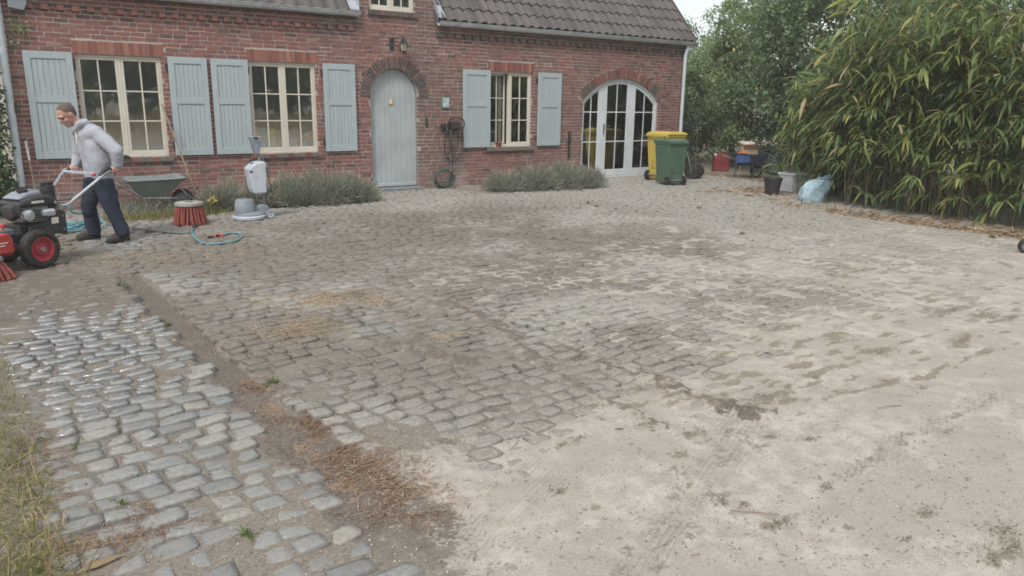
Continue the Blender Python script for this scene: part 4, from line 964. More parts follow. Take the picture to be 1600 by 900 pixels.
# --- floor scrubber
so = gp(389, 342); sc_ = tag(empty("floor_scrubber", so), "upright grey disc floor scrubber with pale water tank by the lavender", "scrubber")
def sl(px, py, Y=so.y): return at(px, py, Y)-so
MB().lathe([(.20, .0), (.225, .012), (.23, .045), (.215, .06), (.05, .06)], 30).build("skirt", MT['paleplastic'], sc_, smooth=40)
MB().lathe([(.205, .058), (.205, .078), (.15, .105), (.14, .11)], 30).build("deck", MT['greyplastic'], sc_, smooth=40)
mc = sl(384, 338); MB().lathe([(.145, .10), (.145, .12), (.138, .24), (.13, .25), (.13, .265), (.115, .282), (.02, .29)], 28, (mc.x, 0, 0)).build("motor_housing", MT['greyplastic'], sc_, smooth=40)
br_ = MB().prism([(.08, .07), (.26, .05), (.30, .10), (.27, .18), (.20, .20), (.08, .17)], 'y', -.05, .05); br_.build("yoke", MT['greyplastic'], sc_, bevel=.015)
wx = sl(418, 338); 
for y_ in (-.13, .13): wheel_parts(sc_, (wx.x, y_, .062), (0, -1 if y_ < 0 else 1, 0), .062, .035, MT['paleplastic'], MT['greyplastic'], .02)
MB().cyl((wx.x, -.13, .062), (wx.x, .13, .062), .012).build("axle", MT['steel'], sc_)
c0, c1, c2 = sl(414, 332), sl(408, 262), sl(402, 236)
MB().tube([c0, c1, c2], .017, 10).build("column", MT['steel'], sc_, smooth=60)
tk = [sl(340+a/6, 200+b/6) for a, b in ((268, 385), (282, 360), (345, 316), (405, 308), (430, 322), (440, 590), (428, 606), (322, 612), (302, 560))]
MB().prism([(q.x, q.z) for q in tk], 'y', -.13, .11).build("water_tank", MT['paleplastic'], sc_, bevel=.022)
q = sl(388, 267); MB().obox((q.x, -.133, q.z), (.035, .008, .025)).build("badge", MT['black'], sc_)
q = sl(394, 257); MB().lathe([(.03, 0), (.03, .02), (.02, .026)], 12, (q.x, -.02, q.z+.01)).build("filler_cap", MT['greyplastic'], sc_, smooth=35)
hp = [sl(340+a/6, 200+b/6) for a, b in ((290, 80), (330, 74), (396, 76), (400, 112), (388, 232), (368, 248), (345, 246))]
MB().prism([(q.x, q.z) for q in hp], 'y', -.05, .05).build("handle_head", MT['greyplastic'], sc_, bevel=.014)
q = sl(396, 215); MB().tube([(q.x, -.17, q.z), (q.x, .17, q.z)], .016, 10).build("handle_grip", MT['black'], sc_, smooth=60)
for k_, (dx, dy) in enumerate(((.0, -.05), (.02, 0.0), (.035, .05))):
    MB().tube(catmull([sl(409, 246)+Vector((dx*.3, dy, 0)), sl(414, 262)+Vector((dx, dy, 0)), sl(421, 290)+Vector((dx, dy, 0)), sl(422, 300)+Vector((dx, dy*.5, 0)), sl(416, 292)+Vector((0, dy*.5, 0)), sl(411, 262)+Vector((0, dy, 0))], 6), .007, 6).build("power_cable", MT['cable'], sc_, smooth=60)
MB().tube(catmull([sl(414, 300), sl(416, 312), sl(413, 322), sl(418, 330)], 6), .007, 6).build("power_cable", MT['cable'], sc_, smooth=60)

# --- hoses
hs = gp(116, 360); hose = tag(empty("garden_hose", hs), "teal garden hose lying in loose coils behind the man's machine", "hose")
hrng = random.Random(4); pts = []
for i in range(46):
    a = i*.62; rr = .18+.055*math.sin(i*1.9); pts.append(Vector((rr*1.05*math.cos(a), rr*.8*math.sin(a)+.02*math.sin(i*.7), .014+.0016*i+.012*math.sin(i*2.3)+.004)))
pts += [Vector((-.10, .0, .19)), Vector((-.10, -.05, .30)), Vector((-.05, -.12, .33)), Vector((0, -.10, .24)), Vector((.12, .05, .20)), Vector((.28, .12, .15)), Vector((.36, .05, .05)), Vector((.30, -.08, .02))]
MB().tube(catmull(pts, 4), .0125, 7).build("coil", MT['hose'], hose, smooth=80)
ho = gp(340, 376); hl_ = tag(empty("hose_end", ho), "dark hose stretching along the cobbles to a looped teal end with connector", "hose")
def hz(px, py, z=.013): return gp(px, py)-ho+Vector((0, 0, z))
MB().tube(catmull([hz(150, 347), hz(175, 353), hz(215, 359), hz(255, 364), hz(290, 366), hz(301, 364)], 6), .012, 7).build("dark_hose", MT['cable'], hl_, smooth=80)
MB().tube(catmull([hz(303, 358), hz(300, 363), hz(303, 371), hz(313, 379), hz(330, 383), hz(352, 381), hz(370, 377), hz(377, 371), hz(371, 366), hz(358, 366), hz(347, 369)], 6), .0135, 7).build("loop", MT['hose'], hl_, smooth=80)
MB().cyl(hz(347, 369, .016), hz(342, 370, .016), .022).build("connector_ring", MT['orange'], hl_, smooth=40)
MB().cyl(hz(342, 370, .016), hz(336, 371, .016), .018).build("connector", MT['black'], hl_, smooth=40)
MB().cyl(hz(336, 371, .016), hz(333, 371.5, .016), .021).build("connector_ring", MT['orange'], hl_, smooth=40)
MB().cyl(hz(333, 371.5, .016), hz(325, 372.5, .016), .013).build("connector_tip", MT['black'], hl_, smooth=40)
MB().cyl(hz(303, 358, .02), hz(306, 355, .025), .02).build("coupling", MT['black'], hl_, smooth=40)

# --- wheelbarrow
wo = at(245, 330, -.6); wo.z = 0; wb = tag(empty("wheelbarrow", wo), "grey-green metal wheelbarrow parked against the brick wall", "wheelbarrow")
def wl_(px, py, Y): return at(px, py, Y)-wo
yn, yf_ = -.92, -.32
rimn = [wl_(200, 283, yn), wl_(240, 281.5, yn), wl_(294, 277.5, yn)]; botn = [wl_(221, 307, yn+.14), wl_(263, 305, yn+.14)]
dy_ = Vector((0, yf_-yn, 0)); db_ = Vector((0, yf_-yn-.28, 0))
rim_ = rimn + [q+dy_ for q in reversed(rimn)]; bot = [botn[0], botn[0].lerp(botn[1], .5), botn[1]]; bot = bot+[q+db_ for q in reversed(bot)]
tb = MB(); ins = .012
midr = [Vector((a.x*.45+b.x*.55, a.y*.45+b.y*.55, a.z*.52+b.z*.48)) for a, b in zip(rim_, bot)]
n = 6; cen = sum((Vector(q) for q in rim_), Vector())/6
V = [*rim_, *midr, *bot]; inn = [q+(Vector((cen.x, cen.y, q.z))-q)*.03+Vector((0, 0, .004)) for q in rim_]; inb = [q+Vector((0, 0, .012)) for q in bot]
V += inn+inb; F = []
for j in range(6):
    k2 = (j+1) % 6; F += [(j, k2, 6+k2, 6+j), (6+j, 6+k2, 12+k2, 12+j), (j, 18+j, 18+k2, k2), (18+j, 24+j, 24+k2, 18+k2)]
F += [tuple(range(12, 18)), tuple(reversed(range(24, 30)))]
tb.add(V, F); tub = tb.build("tub", MT['barrow'], wb, bevel=.02, smooth=45)
MB().tube(catmull(rim_, 4, True), .012, 7, closed=True).build("rolled_rim", MT['steel'], tub, smooth=80)
for y_ in (yn+.10, yf_-.10):
    wbp = [wl_(150, 271, y_), wl_(182, 287, y_), wl_(205, 299, y_), wl_(224, 310, y_)]
    MB().tube(catmull(wbp+[wl_(229, 319, y_), Vector((wl_(233, 330, y_).x, wl_(233, 330, y_).y, .012))], 5), .016, 8).build("frame_tube", MT['steel'], wb, smooth=80)
    MB().tube(catmull([wl_(224, 310, y_), wl_(262, 310, y_), wl_(286, 309, y_*.5+.5*(yn+yf_)/2)], 5), .016, 8).build("frame_tube", MT['steel'], wb, smooth=80)
    MB().tube([wl_(207, 284, y_), wl_(207, 299, y_)], .010, 8).build("brace", MT['steel'], wb, smooth=80)
    MB().tube([wl_(282, 294, y_), wl_(298, 309, y_)], .011, 8).build("brace", MT['steel'], wb, smooth=80)
wcx = wl_(285, 309, .5*(yn+yf_)); wheel_parts(wb, (wcx.x, wcx.y, .155), (0, -1, 0), .155, .075, MT['steel'], MT['rubber'], .03)

# --- poles against the wall
def pole(name, a, b, r0, m, label, cat, ferr=None):
    o = a.copy(); t = tag(empty(name, o), label, cat)
    MB().tube([Vector((0, 0, 0)), (b-a)*.5+Vector((0, .004, 0)), b-a], [r0, r0*.97, r0*.92], 9).build("shaft", m, t, smooth=80)
    return t
a = at(313, 308, -.62); a.z = .012; b_ = at(253, 163, -.035); t_ = pole("broom", a, b_, .014, MT['wood'], "long wooden broom leaning on the wall between window and shutter", "broom")
d_ = (b_-a).normalized(); t2 = MB(); t2.bar(d_*.045+Vector((-.14, 0, 0)), d_*.045+Vector((.14, 0, 0)), .05, .035, up=d_); t2.build("broom_block", MT['wood'], t_, bevel=.006)
for i in range(14): MB().cyl(Vector((-.13+.02*i, 0, .03)), Vector((-.135+.0207*i, -.01, -.010)), .009, .011, n=5).build("bristle", MT['dryleaf'], t_)
a = at(60, 312, -.30); a.z = .01; b_ = at(40, 221, -.05); t_ = pole("tool_handle", a, b_, .012, MT['wood'], "thin tool with a white grip leaning beside the downpipe", "tool")
MB().tube([(b_-a)*.74, (b_-a)*1.005], .016, 9).build("grip", MT['paper'], t_, smooth=80)
MB().obox((0, 0, .03), (.12, .012, .06)).build("tool_blade", MT['steel'], t_, bevel=.003)

# --- bins
def wheelie(name, loc, rz, w, d, h, m, label):
    t = tag(empty(name, loc, rz), label, "bin")
    b = MB(); wb_, db_ = w*.80, d*.72; zb = .04
    prof = lambda sx, sy, z: [(-sx/2, -sy/2, z), (sx/2, -sy/2, z), (sx/2, sy/2, z), (-sx/2, sy/2, z)]
    lv = [prof(wb_, db_, zb), prof(wb_*1.01, db_*1.02, zb+.10), prof(w*.95, d*.95, h*.90), prof(w*1.0, d*1.0, h*.905), prof(w*1.0, d*1.0, h*.955)]
    lv = [[(x, y-(.03*(1-i/4) if True else 0), z) for x, y, z in q] for i, q in enumerate(lv)]
    V = [q for r_ in lv for q in r_]; F = [(i*4+j, i*4+(j+1) % 4, i*4+4+(j+1) % 4, i*4+4+j) for i in range(len(lv)-1) for j in range(4)]+[(3, 2, 1, 0), tuple(range(len(V)-4, len(V)))]
    b.add(V, F); b.build("body", m, t, bevel=.022)
    l = MB(); l.add([(-w*.53, -d*.50, h*.956), (w*.53, -d*.50, h*.956), (w*.53, d*.56, h*.945), (-w*.53, d*.56, h*.945), (-w*.51, -d*.49, h*.985), (w*.51, -d*.49, h*.985), (w*.51, d*.54, h*.975), (-w*.51, d*.54, h*.975),
                     (-w*.40, -d*.36, h*1.02), (w*.40, -d*.36, h*1.02), (w*.40, d*.40, h*1.01), (-w*.40, d*.40, h*1.01)],
                    [(3,2,1,0)]+[(j, (j+1) % 4, 4+(j+1) % 4, 4+j) for j in range(4)]+[(4+j, 4+(j+1) % 4, 8+(j+1) % 4, 8+j) for j in range(4)]+[(8,9,10,11)])
    l.build("lid", m, t, bevel=.012)
    MB().tube([(-w*.46, -d*.58, h*.94), (w*.46, -d*.58, h*.94)], .016, 8).build("handle_bar", m, t, smooth=60)
    for s in (-1, 1): MB().bar((s*w*.40, -d*.47, h*.93), (s*w*.40, -d*.59, h*.945), .05, .04).build("handle_bracket", m, t, bevel=.008)
    wr = h*.105
    for s in (-1, 1): wheel_parts(t, (s*(wb_*.5+.005), -d*.44, wr), (s, 0, 0), wr, .05, MT['black'], MT['rubber'], .03)
    MB().cyl((-wb_*.5, -d*.44, wr), (wb_*.5, -d*.44, wr), .014).build("axle", MT['steel'], t)
    MB().box(-wb_*.32, wb_*.32, -d*.425, -d*.36, .035, .21).build("axle_housing", m, t, bevel=.012)
    for s in (-1, 1): MB().prism([(-d*.49, h*.30), (-d*.40, h*.22), (-d*.36, h*.85), (-d*.49, h*.86)], 'x', s*w*.2-.009, s*w*.2+.009).build("rib", m, t)
    return t
wheelie("wheelie_bin", (12.30, -1.74, 0), R(-12), .49, .55, .945, MT['green'], "green wheelie bin standing in front of the yellow one")
wheelie("wheelie_bin", (12.98, -.98, 0), R(-84), .58, .70, 1.06, MT['yellow'], "tall yellow wheelie bin beside the white garden doors")
# --- garden roller
ro = gp(1084, 279); gr = tag(empty("garden_roller", ro, R(20)), "black garden roller drum lying behind the bins", "roller")
MB().lathe([(.05, -.22), (.155, -.22), (.165, -.21), (.165, .21), (.155, .22), (.05, .22)], 26, (0, 0, .165), (1, .0, 0)).build("drum", MT['black'], gr, smooth=35)
for s in (-1, 1): MB().tube([(s*.24, 0, .165), (s*.24, .0, .24), (s*.03-.2, .12, .62)], .012, 7).build("handle_arm", MT['steel'], gr, smooth=60)
MB().cyl((-.26, 0, .165), (.26, 0, .165), .016).build("axle", MT['steel'], gr)
# --- red can
o = gp(1125, 267); rc = tag(empty("red_jerrycan", o, R(-30)), "faded red plastic jerrycan under the shrubs", "jerrycan")
MB().prism([(-.19, .0), (.19, .0), (.20, .06), (.20, .34), (.12, .43), (-.12, .43), (-.20, .36), (-.20, .06)], 'y', -.11, .11).build("body", MT['darkred'], rc, bevel=.025)
MB().tube(catmull([(-.10, 0, .42), (-.08, 0, .48), (.06, 0, .48), (.10, 0, .42)], 5), .018, 8).build("handle", MT['darkred'], rc, smooth=60)
MB().lathe([(.035, 0), (.035, .035), (.025, .045)], 12, (-.15, 0, .40), (-.5, 0, 1)).build("cap", MT['paper'], rc, smooth=40)
# --- blue cart with packaging
o = gp(1166, 277); ct = tag(empty("garden_cart", o, R(-38)), "small garden cart with a blue tray piled with packaging", "cart")
cv = [(-.26, -.20, .30), (.30, -.20, .30), (.30, .20, .30), (-.26, .20, .30), (-.36, -.27, .56), (.40, -.27, .56), (.40, .27, .56), (-.36, .27, .56)]
ci = [(-.25, -.19, .315), (.29, -.19, .315), (.29, .19, .315), (-.25, .19, .315), (-.34, -.255, .562), (.385, -.255, .562), (.385, .255, .562), (-.34, .255, .562)]
MB().add(cv+ci, [(3,2,1,0)]+[(j, (j+1) % 4, 4+(j+1) % 4, 4+j) for j in range(4)]+[(4+j, 4+(j+1) % 4, 12+(j+1) % 4, 12+j) for j in range(4)]+[(12+j, 12+(j+1) % 4, 8+(j+1) % 4, 8+j) for j in range(4)]+[(8,9,10,11)]).build("tray", MT['navy'], ct, bevel=.012)
MB().box(-.345, -.02, -.262, -.252, .36, .545).xform(Matrix.Rotation(R(0), 4, 'X')).build("side_panel", MT['blue'], ct)
for s in (-1, 1):
    MB().tube([(-.20, s*.18, .31), (-.24, s*.20, .0)], .014, 7).build("leg", MT['steel'], ct)
wheel_parts(ct, (.22, 0, .15), (0, -1, 0), .15, .06, MT['steel'], MT['rubber'], .03)
for s in (-1, 1): MB().tube([(.22, s*.05, .15), (.05, s*.12, .30), (-.55, s*.22, .50)], .013, 7).build("handle", MT['steel'], ct, smooth=60)
def on_cart(x, y, z): c, s = math.cos(R(-38)), math.sin(R(-38)); return (o.x+x*c-y*s, o.y+x*s+y*c, z)
t_ = tag(empty("cardboard_box", on_cart(-.02, -.05, .315), R(-30)), "open brown cardboard box lying in the blue cart", "box")
MB().box(-.19, .19, -.13, .13, .0, .42).build("carton", MT['card'], t_, bevel=.005); MB().add([(-.19, -.13, .42), (.19, -.13, .42), (.20, -.24, .46), (-.20, -.24, .46)], [(0,1,2,3)]).build("flap", MT['card'], t_)
t_ = tag(empty("paper_sack", on_cart(-.02, -.03, .737), R(-20)), "crumpled white paper sack on top of the cardboard box", "sack")
MB().ball((0, 0, .055), .2, 12, 8, (.95, .62, .30)).build("sack_body", MT['paper'], t_, smooth=60); MB().prism([(-.20, .03), (-.28, .10), (-.14, .12), (-.05, .085)], 'y', -.06, .05).build("folded_mouth", MT['paper'], t_, bevel=.01)
t_ = tag(empty("orange_cloth", on_cart(-.22, -.17, .545), R(-38)), "bright orange rag hanging on the edge of the blue cart", "rag")
MB().prism([(-.08, .035), (.14, .022), (.15, .034), (.05, .05), (-.07, .055)], 'y', -.11, .05).build("rag", MT['orange'], t_, bevel=.006)
# --- bottle
o = gp(1209, 273); t_ = tag(empty("plastic_bottle", o, R(10)), "crumpled translucent bottle leaning among the bamboo stems", "bottle")
ax = Vector((.35, .1, 1)).normalized(); MB().lathe([(.05, 0), (.105, .01), (.11, .12), (.095, .2), (.11, .30), (.10, .36), (.04, .44), (.035, .48)], 16, (0, 0, .02), ax).build("bottle_body", MT['bottle'], t_, smooth=50)
MB().lathe([(.042, .475), (.042, .52), (.03, .525)], 12, (0, 0, .02), ax).build("cap", MT['green'], t_, smooth=40)
# --- pot, box, sack, board, bag
o = gp(1206, 303); t_ = tag(empty("plant_pot", o), "round black plastic plant pot at the edge of the bamboo", "pot")
MB().lathe([(.02, .004), (.125, .0), (.165, .27), (.178, .275), (.178, .315), (.165, .318), (.15, .27), (.12, .05), (.02, .045)], 28).build("pot", MT['black'], t_, smooth=35)
MB().lathe([(.004, .20), (.15, .205), (.15, .215), (.004, .235)], 20).build("old_soil", MT['rubber'], t_)
for s in (-1, 1): MB().tube(catmull([(s*.172, -.05, .30), (s*.20, 0, .325), (s*.172, .05, .30)], 4), .007, 6).build("handle", MT['black'], t_)
o = gp(1238, 299); t_ = tag(empty("storage_box", o, R(-8)), "pale grey storage box with lid behind the black pot", "box")
MB().add([(-.19, -.15, 0), (.19, -.15, 0), (.19, .15, 0), (-.19, .15, 0), (-.235, -.18, .34), (.235, -.18, .34), (.235, .18, .34), (-.235, .18, .34)], [(3,2,1,0),(4,5,6,7),(0,1,5,4),(1,2,6,5),(2,3,7,6),(3,0,4,7)]).build("tub", MT['boxgrey'], t_, bevel=.012)
MB().add([(-.25, -.195, .335), (.25, -.195, .335), (.25, .195, .335), (-.25, .195, .335), (-.25, -.195, .36), (.25, -.195, .375), (.25, .195, .40), (-.25, .195, .375)], [(3,2,1,0),(4,5,6,7),(0,1,5,4),(1,2,6,5),(2,3,7,6),(3,0,4,7)]).build("lid", MT['boxgrey'], t_, bevel=.008)
o = gp(1262, 300); o = o+Vector((.05, -.05, 0)); t_ = tag(empty("cement_sack", o, R(-40)), "slumped taupe sack between the grey box and the blue bag", "sack")
MB().ball((0, 0, .15), .2, 14, 9, (1.0, .7, .78)).prism([(-.17, .20), (.13, .12), (.10, .33), (-.06, .34), (-.16, .28)], 'y', -.09, .09).build("sack_body", MT['sack'], t_, bevel=.02, smooth=60)
o = gp(1292, 300); t_ = tag(empty("broken_board", o, R(-25)), "pale broken board sticking up behind the blue bag", "board")
MB().prism([(-.30, .20), (-.02, .52), (.02, .50), (.0, .24), (-.05, 0), (.05, 0), (.04, .20)], 'y', -.012, .012).build("board", MT['boxgrey'], t_, bevel=.003)
def bag_mesh():
    b = MB(); n, K = 34, 15; V = []; g = np.random.default_rng(9); ph = g.uniform(0, 6, 8)
    for k_ in range(K):
        t = k_/(K-1); z_ = .50*t; r_ = .25*math.sqrt(max(0, 1-(abs(t-.34)/.72)**2.6)) if t < .86 else .055+.06*(t-.86)/.14
        for j in range(n):
            a = 2*math.pi*j/n; f = 1+.07*math.sin(2*a+ph[0]+t*3)+.06*math.sin(5*a+ph[1]-t*5)+.05*math.sin(9*a+ph[2]+t*9)+g.uniform(-.055, .055)
            V.append((r_*f*1.18*math.cos(a)+.20*t*t, r_*f*.9*math.sin(a)-.03*t, max(0, z_+g.uniform(-.016, .016)*(0 < k_))))
    F = [(i*n+j, i*n+(j+1) % n, (i+1)*n+(j+1) % n, (i+1)*n+j) for i in range(K-1) for j in range(n)]+[tuple(reversed(range(n)))]
    return b.add(V, F)
o = gp(1268, 314); t_ = tag(empty("plastic_bag", o, R(-35)), "full light blue plastic rubbish bag slumped against the bamboo", "bag")
t_.scale = (.86, .86, .86)
bag_mesh().build("bag_body", MT['film'], t_, smooth=50)
MB().prism([(.12, .43), (.20, .42), (.36, .50), (.33, .58), (.22, .53)], 'y', -.03, .02).build("knotted_neck", MT['film'], t_, bevel=.012)
# --- jockey wheel at the edge of the frame
o = gp(1603, 397); t_ = tag(empty("jockey_wheel", o, R(40)), "black jockey wheel of a trailer at the far edge of the yard", "wheel")
wheel_parts(t_, (0, 0, .10), (1, 0, 0), .10, .06, MT['steel'], MT['rubber'], .03)
MB().bar((-.045, 0, .10), (-.045, 0, .26), .03, .008, up=(1, 0, 0)).bar((.045, 0, .10), (.045, 0, .26), .03, .008, up=(1, 0, 0)).box(-.05, .05, -.02, .02, .255, .27).cyl((0, 0, .27), (0, 0, .75), .024).build("fork", MT['steel'], t_)
# --- charger and wall hose
o = Vector((7.86, -.02, 1.16)); t_ = tag(empty("wall_charger", o), "black wall charger with its cable looped beneath, beside the shutter", "charger")
MB().box(-.02, .19, -.10, .018, -.04, .12).build("case", MT['black'], t_, bevel=.018); MB().box(-.20, -.08, -.07, .018, -.05, .08).build("holster", MT['black'], t_, bevel=.018)
MB().tube([(-.14, -.06, .05), (-.14, -.12, .02), (-.13, -.13, -.10)], [.028, .03, .022], 9).build("plug", MT['black'], t_, smooth=50)
MB().tube(catmull([(-.13, -.12, -.08), (-.17, -.10, -.25), (-.17, -.09, -.48), (-.08, -.09, -.62), (-.02, -.09, -.66), (.06, -.09, -.64), (.20, -.09, -.50), (.25, -.09, -.28), (.24, -.10, -.05), (.27, -.11, .08), (.22, -.11, .17), (.08, -.11, .19), (-.06, -.11, .15), (-.11, -.11, .05), (-.06, -.10, -.18), (-.04, -.10, -.42), (-.10, -.09, -.58)], 6), .0125, 7).build("cable", MT['black'], t_, smooth=80)
MB().tube(catmull([(.11, -.11, -.03), (.13, -.10, -.25), (.08, -.09, -.45), (.0, -.09, -.56)], 6), .0125, 7).build("cable", MT['black'], t_, smooth=80)
MB().tube([(.0, -.03, -.04), (.0, -.03, -1.10)], .016, 8).build("conduit", MT['steel'], t_, smooth=80)
o = at(697, 296, -.25); o.z = 0; t_ = tag(empty("hose_coil", o), "dark green hose coiled upright at the foot of the wall below the charger", "hose")
pts = []
for i in range(52):
    a = i*.5; rr = .175+.022*math.sin(i*.9); pts.append((rr*1.12*math.cos(a)+.01*math.sin(i), .14-.10*(i/52)*1.2+.01*math.sin(i*1.7)-.03*math.sin(a), .19+rr*.97*math.sin(a)))
MB().tube(catmull(pts, 4), .0125, 7).build("coil", MT['greenhose'], t_, smooth=80)
# --- on the window boards
for a, b in RECT[:2]: HB().box(a-.02, b+.02, .131, .36, WZ0+.002, WZ0+.03).build("window_board", MT['cream'], house)
wbz = WZ0+.03
def item(name, px, Y, w, d, h, col, label, cat, parts=None):
    Y -= .05; p = at(px, 233, Y); t = tag(empty(name, (p.x, Y, wbz), R(random.uniform(-8, 8))), label, cat)
    MB().box(-w/2, w/2, -d/2, d/2, 0, h).build("cover" if "book" in name else "carton", mat(name, col, .5, .1), t, bevel=.004)
    if parts: MB().box(-w*.36, w*.36, -d/2-.003, -d/2-.001, h*.55, h*.85).build("label_panel", mat(name+"_label", parts, .5, .1), t)
    return t
item("picture_book", 400, .22, .12, .02, .40, (.75,.60,.20), "tall yellow picture book at the end of the window board", "book", (.25,.42,.40))
item("picture_book", 413, .24, .15, .02, .38, (.12,.50,.55), "teal picture book standing open behind the window", "book", (.55,.48,.30))
item("snack_box", 427, .20, .10, .05, .37, (.85,.62,.06), "narrow yellow carton on the window board", "box", (.60,.52,.30))
item("picture_book", 440, .24, .14, .02, .34, (.70,.36,.12), "orange-brown picture book on the window board", "book", (.22,.16,.14))
item("toy_box", 458, .22, .17, .06, .36, (.40,.34,.56), "grey-violet toy carton behind the middle of the window", "box", (.13,.11,.13))
item("toy_box", 474, .25, .12, .05, .27, (.20,.55,.62), "pale teal toy carton next to the pinwheel", "box", (.08,.08,.10))
p = at(486, 233, .2); t_ = tag(empty("toy_pinwheel", (p.x, .2, wbz)), "yellow star pinwheel with red centre and blue sails in the window", "toy")
MB().cyl((0, 0, .05), (0, 0, .36), .006).build("stick", mat("pink_stick", (.45,.12,.12)), t_)
MB().box(-.09, .10, -.03, .05, 0, .09).build("base", mat("toy_base", (.06,.10,.18), .5, .4, 20), t_, bevel=.006)
st_ = MB(); P5 = [(r_*math.cos(a_)*1.15, .20+r_*math.sin(a_)) for k_ in range(10) for r_, a_ in [(.105 if k_ % 2 == 0 else .055, math.pi/2+k_*math.pi/5)]]
P5 = [(x_, z_+.06) for x_, z_ in P5]; st_.prism(P5, 'y', -.012, .012); st_.build("star", mat("toy_yellow", (.75,.50,.03), .4, .05), t_)
MB().lathe([(.03, 0), (.034, .012), (.004, .02)], 12, (0, -.012, .26), (0, -1, 0)).build("centre", mat("toy_red", (.55,.06,.05), .4, .05), t_)
sm = MB()
for k_ in range(4): sm.obox((-.075+.05*k_, .03, .40+.02*(k_ % 2)), (.07, .01, .12), Matrix.Rotation(R(25-16*k_), 3, 'Y'))
sm.build("sails", mat("toy_blue", (.05,.24,.60), .4, .05), t_)
p = at(777, 229, .06); t_ = tag(empty("flower_pot", (p.x, .02, WZ0-.004)), "small dark flower pot on the sill of the open window", "pot")
MB().lathe([(.02, 0), (.05, 0), (.062, .075), (.07, .076), (.07, .10), (.058, .10), (.05, .08), (.01, .078)], 16).build("pot", MT['darkred'], t_, smooth=35)
p = at(230, 240, .02); t_ = tag(empty("slate_scraper", (at(196, 241, -.04).x, -.055, WZ0-.008)), "small dark lump of roof slate lying on the first window sill", "slate")
MB().prism([(-.06, 0), (.06, 0), (.05, .022), (.01, .045), (-.04, .03)], 'y', -.03, .04).build("slate", MT['black'], t_, bevel=.004)
# --- behind the garden doors
t_ = tag(empty("moving_carton", (13.28, 1.0, .022), R(8)), "tan cardboard carton stored behind the garden doors", "box")
MB().box(-.2, .2, -.18, .18, 0, .62).build("carton", MT['card'], t_, bevel=.006); MB().box(-.03, .03, -.1815, .1815, .0, .622).build("tape", MT['paper'], t_)
t_ = tag(empty("red_holdall", (13.28, 1.0, .648), R(8)), "red and white holdall lying on the stored carton", "bag")
MB().prism([(-.24, 0), (.24, 0), (.28, .12), (.20, .28), (-.16, .30), (-.27, .14)], 'y', -.14, .14).build("holdall_body", MT['redmetal'], t_, bevel=.04); MB().box(-.10, .06, -.147, .147, .03, .2).build("white_band", MT['paper'], t_)
t_ = tag(empty("sideboard", (12.45, 2.3, .022)), "low wooden sideboard inside the garden room", "cabinet")
MB().box(-.7, .7, -.2, .2, .08, .82).build("carcass", MT['wood'], t_, bevel=.006); MB().box(-.74, .74, -.23, .23, .82, .86).build("top", MT['wood'], t_)
for s in (-.35, .35): MB().box(s-.33, s+.33, -.215, -.201, .12, .78).build("door", MT['wood'], t_)
# ------------------------------------------------------------------ the man
class Blob(MB):
    def limb(s, pts, rs, n=12):
        pts = [Vector(q) for q in pts]; P = []; Q = []
        for i in range(len(pts)-1):
            k_ = max(2, int((pts[i+1]-pts[i]).length/max(.006, .5*min(rs[i], rs[i+1]))))
            for j in range(k_): P.append(pts[i].lerp(pts[i+1], j/k_)); Q.append(rs[i]+(rs[i+1]-rs[i])*j/k_)
        P.append(pts[-1]); Q.append(rs[-1]); s.tube(P, Q, n); s.ball(P[0], Q[0], n, 8); s.ball(P[-1], Q[-1], n, 8)
        for q, r_ in zip(pts[1:-1], rs[1:-1]): s.ball(q, r_, n, 8)
        return s
    def skin(s, name, m, parent, voxel, smooth=6, fold=0.0, fsize=.09, loc=None):
        me = bpy.data.meshes.new(name); me.from_pydata(s.v, [], s.f); me.update()
        o = bpy.data.objects.new(name, me); C.objects.link(o)
        r_ = o.modifiers.new("r", 'REMESH'); r_.mode = 'VOXEL'; r_.voxel_size = voxel; r_.use_smooth_shade = True
        sm_ = o.modifiers.new("s", 'SMOOTH'); sm_.iterations = smooth; sm_.factor = .5
        if fold:
            tx = bpy.data.textures.new(name+"_folds", 'CLOUDS'); tx.noise_scale = fsize; tx.noise_depth = 2
            d = o.modifiers.new("d", 'DISPLACE'); d.texture = tx; d.strength = fold; d.mid_level = .5; d.texture_coords = 'LOCAL'
        bpy.context.view_layer.update(); dg = bpy.context.evaluated_depsgraph_get()
        nm = bpy.data.meshes.new_from_object(o.evaluated_get(dg)); nm.name = name
        bpy.data.objects.remove(o); nm.materials.clear(); nm.materials.append(m)
        nm.polygons.foreach_set('use_smooth', [True]*len(nm.polygons))
        o = bpy.data.objects.new(name, nm); C.objects.link(o)
        if parent: o.parent = parent
        if loc is not None: o.location = loc
        return o
po = gp(162, 376); po.z = 0
def J(px, py, Y): return at(px, py, Y)-po
lA, rA = gp(190, 376), gp(148, 372)
pel = J(153, 280, -3.0); lh, rh = J(162, 288, -3.09), J(148, 288, -2.92)
lk, rk = J(176, 329, -3.14), J(138, 321, -2.88)
la, ra = J(192, 363, -3.17), J(147, 361, -2.82)
chest = J(143, 226, -3.0); upch = J(136, 210, -3.0); ls, rs_ = J(149, 208, -3.17), J(126, 212, -2.84)
nk = J(125, 197, -3.02); hd_ = J(104, 180, -3.03)
le, re_ = J(182, 236, -3.33), J(123, 243, -2.76); lw, rw = J(184, 258, -3.29), J(117, 258, -2.79)
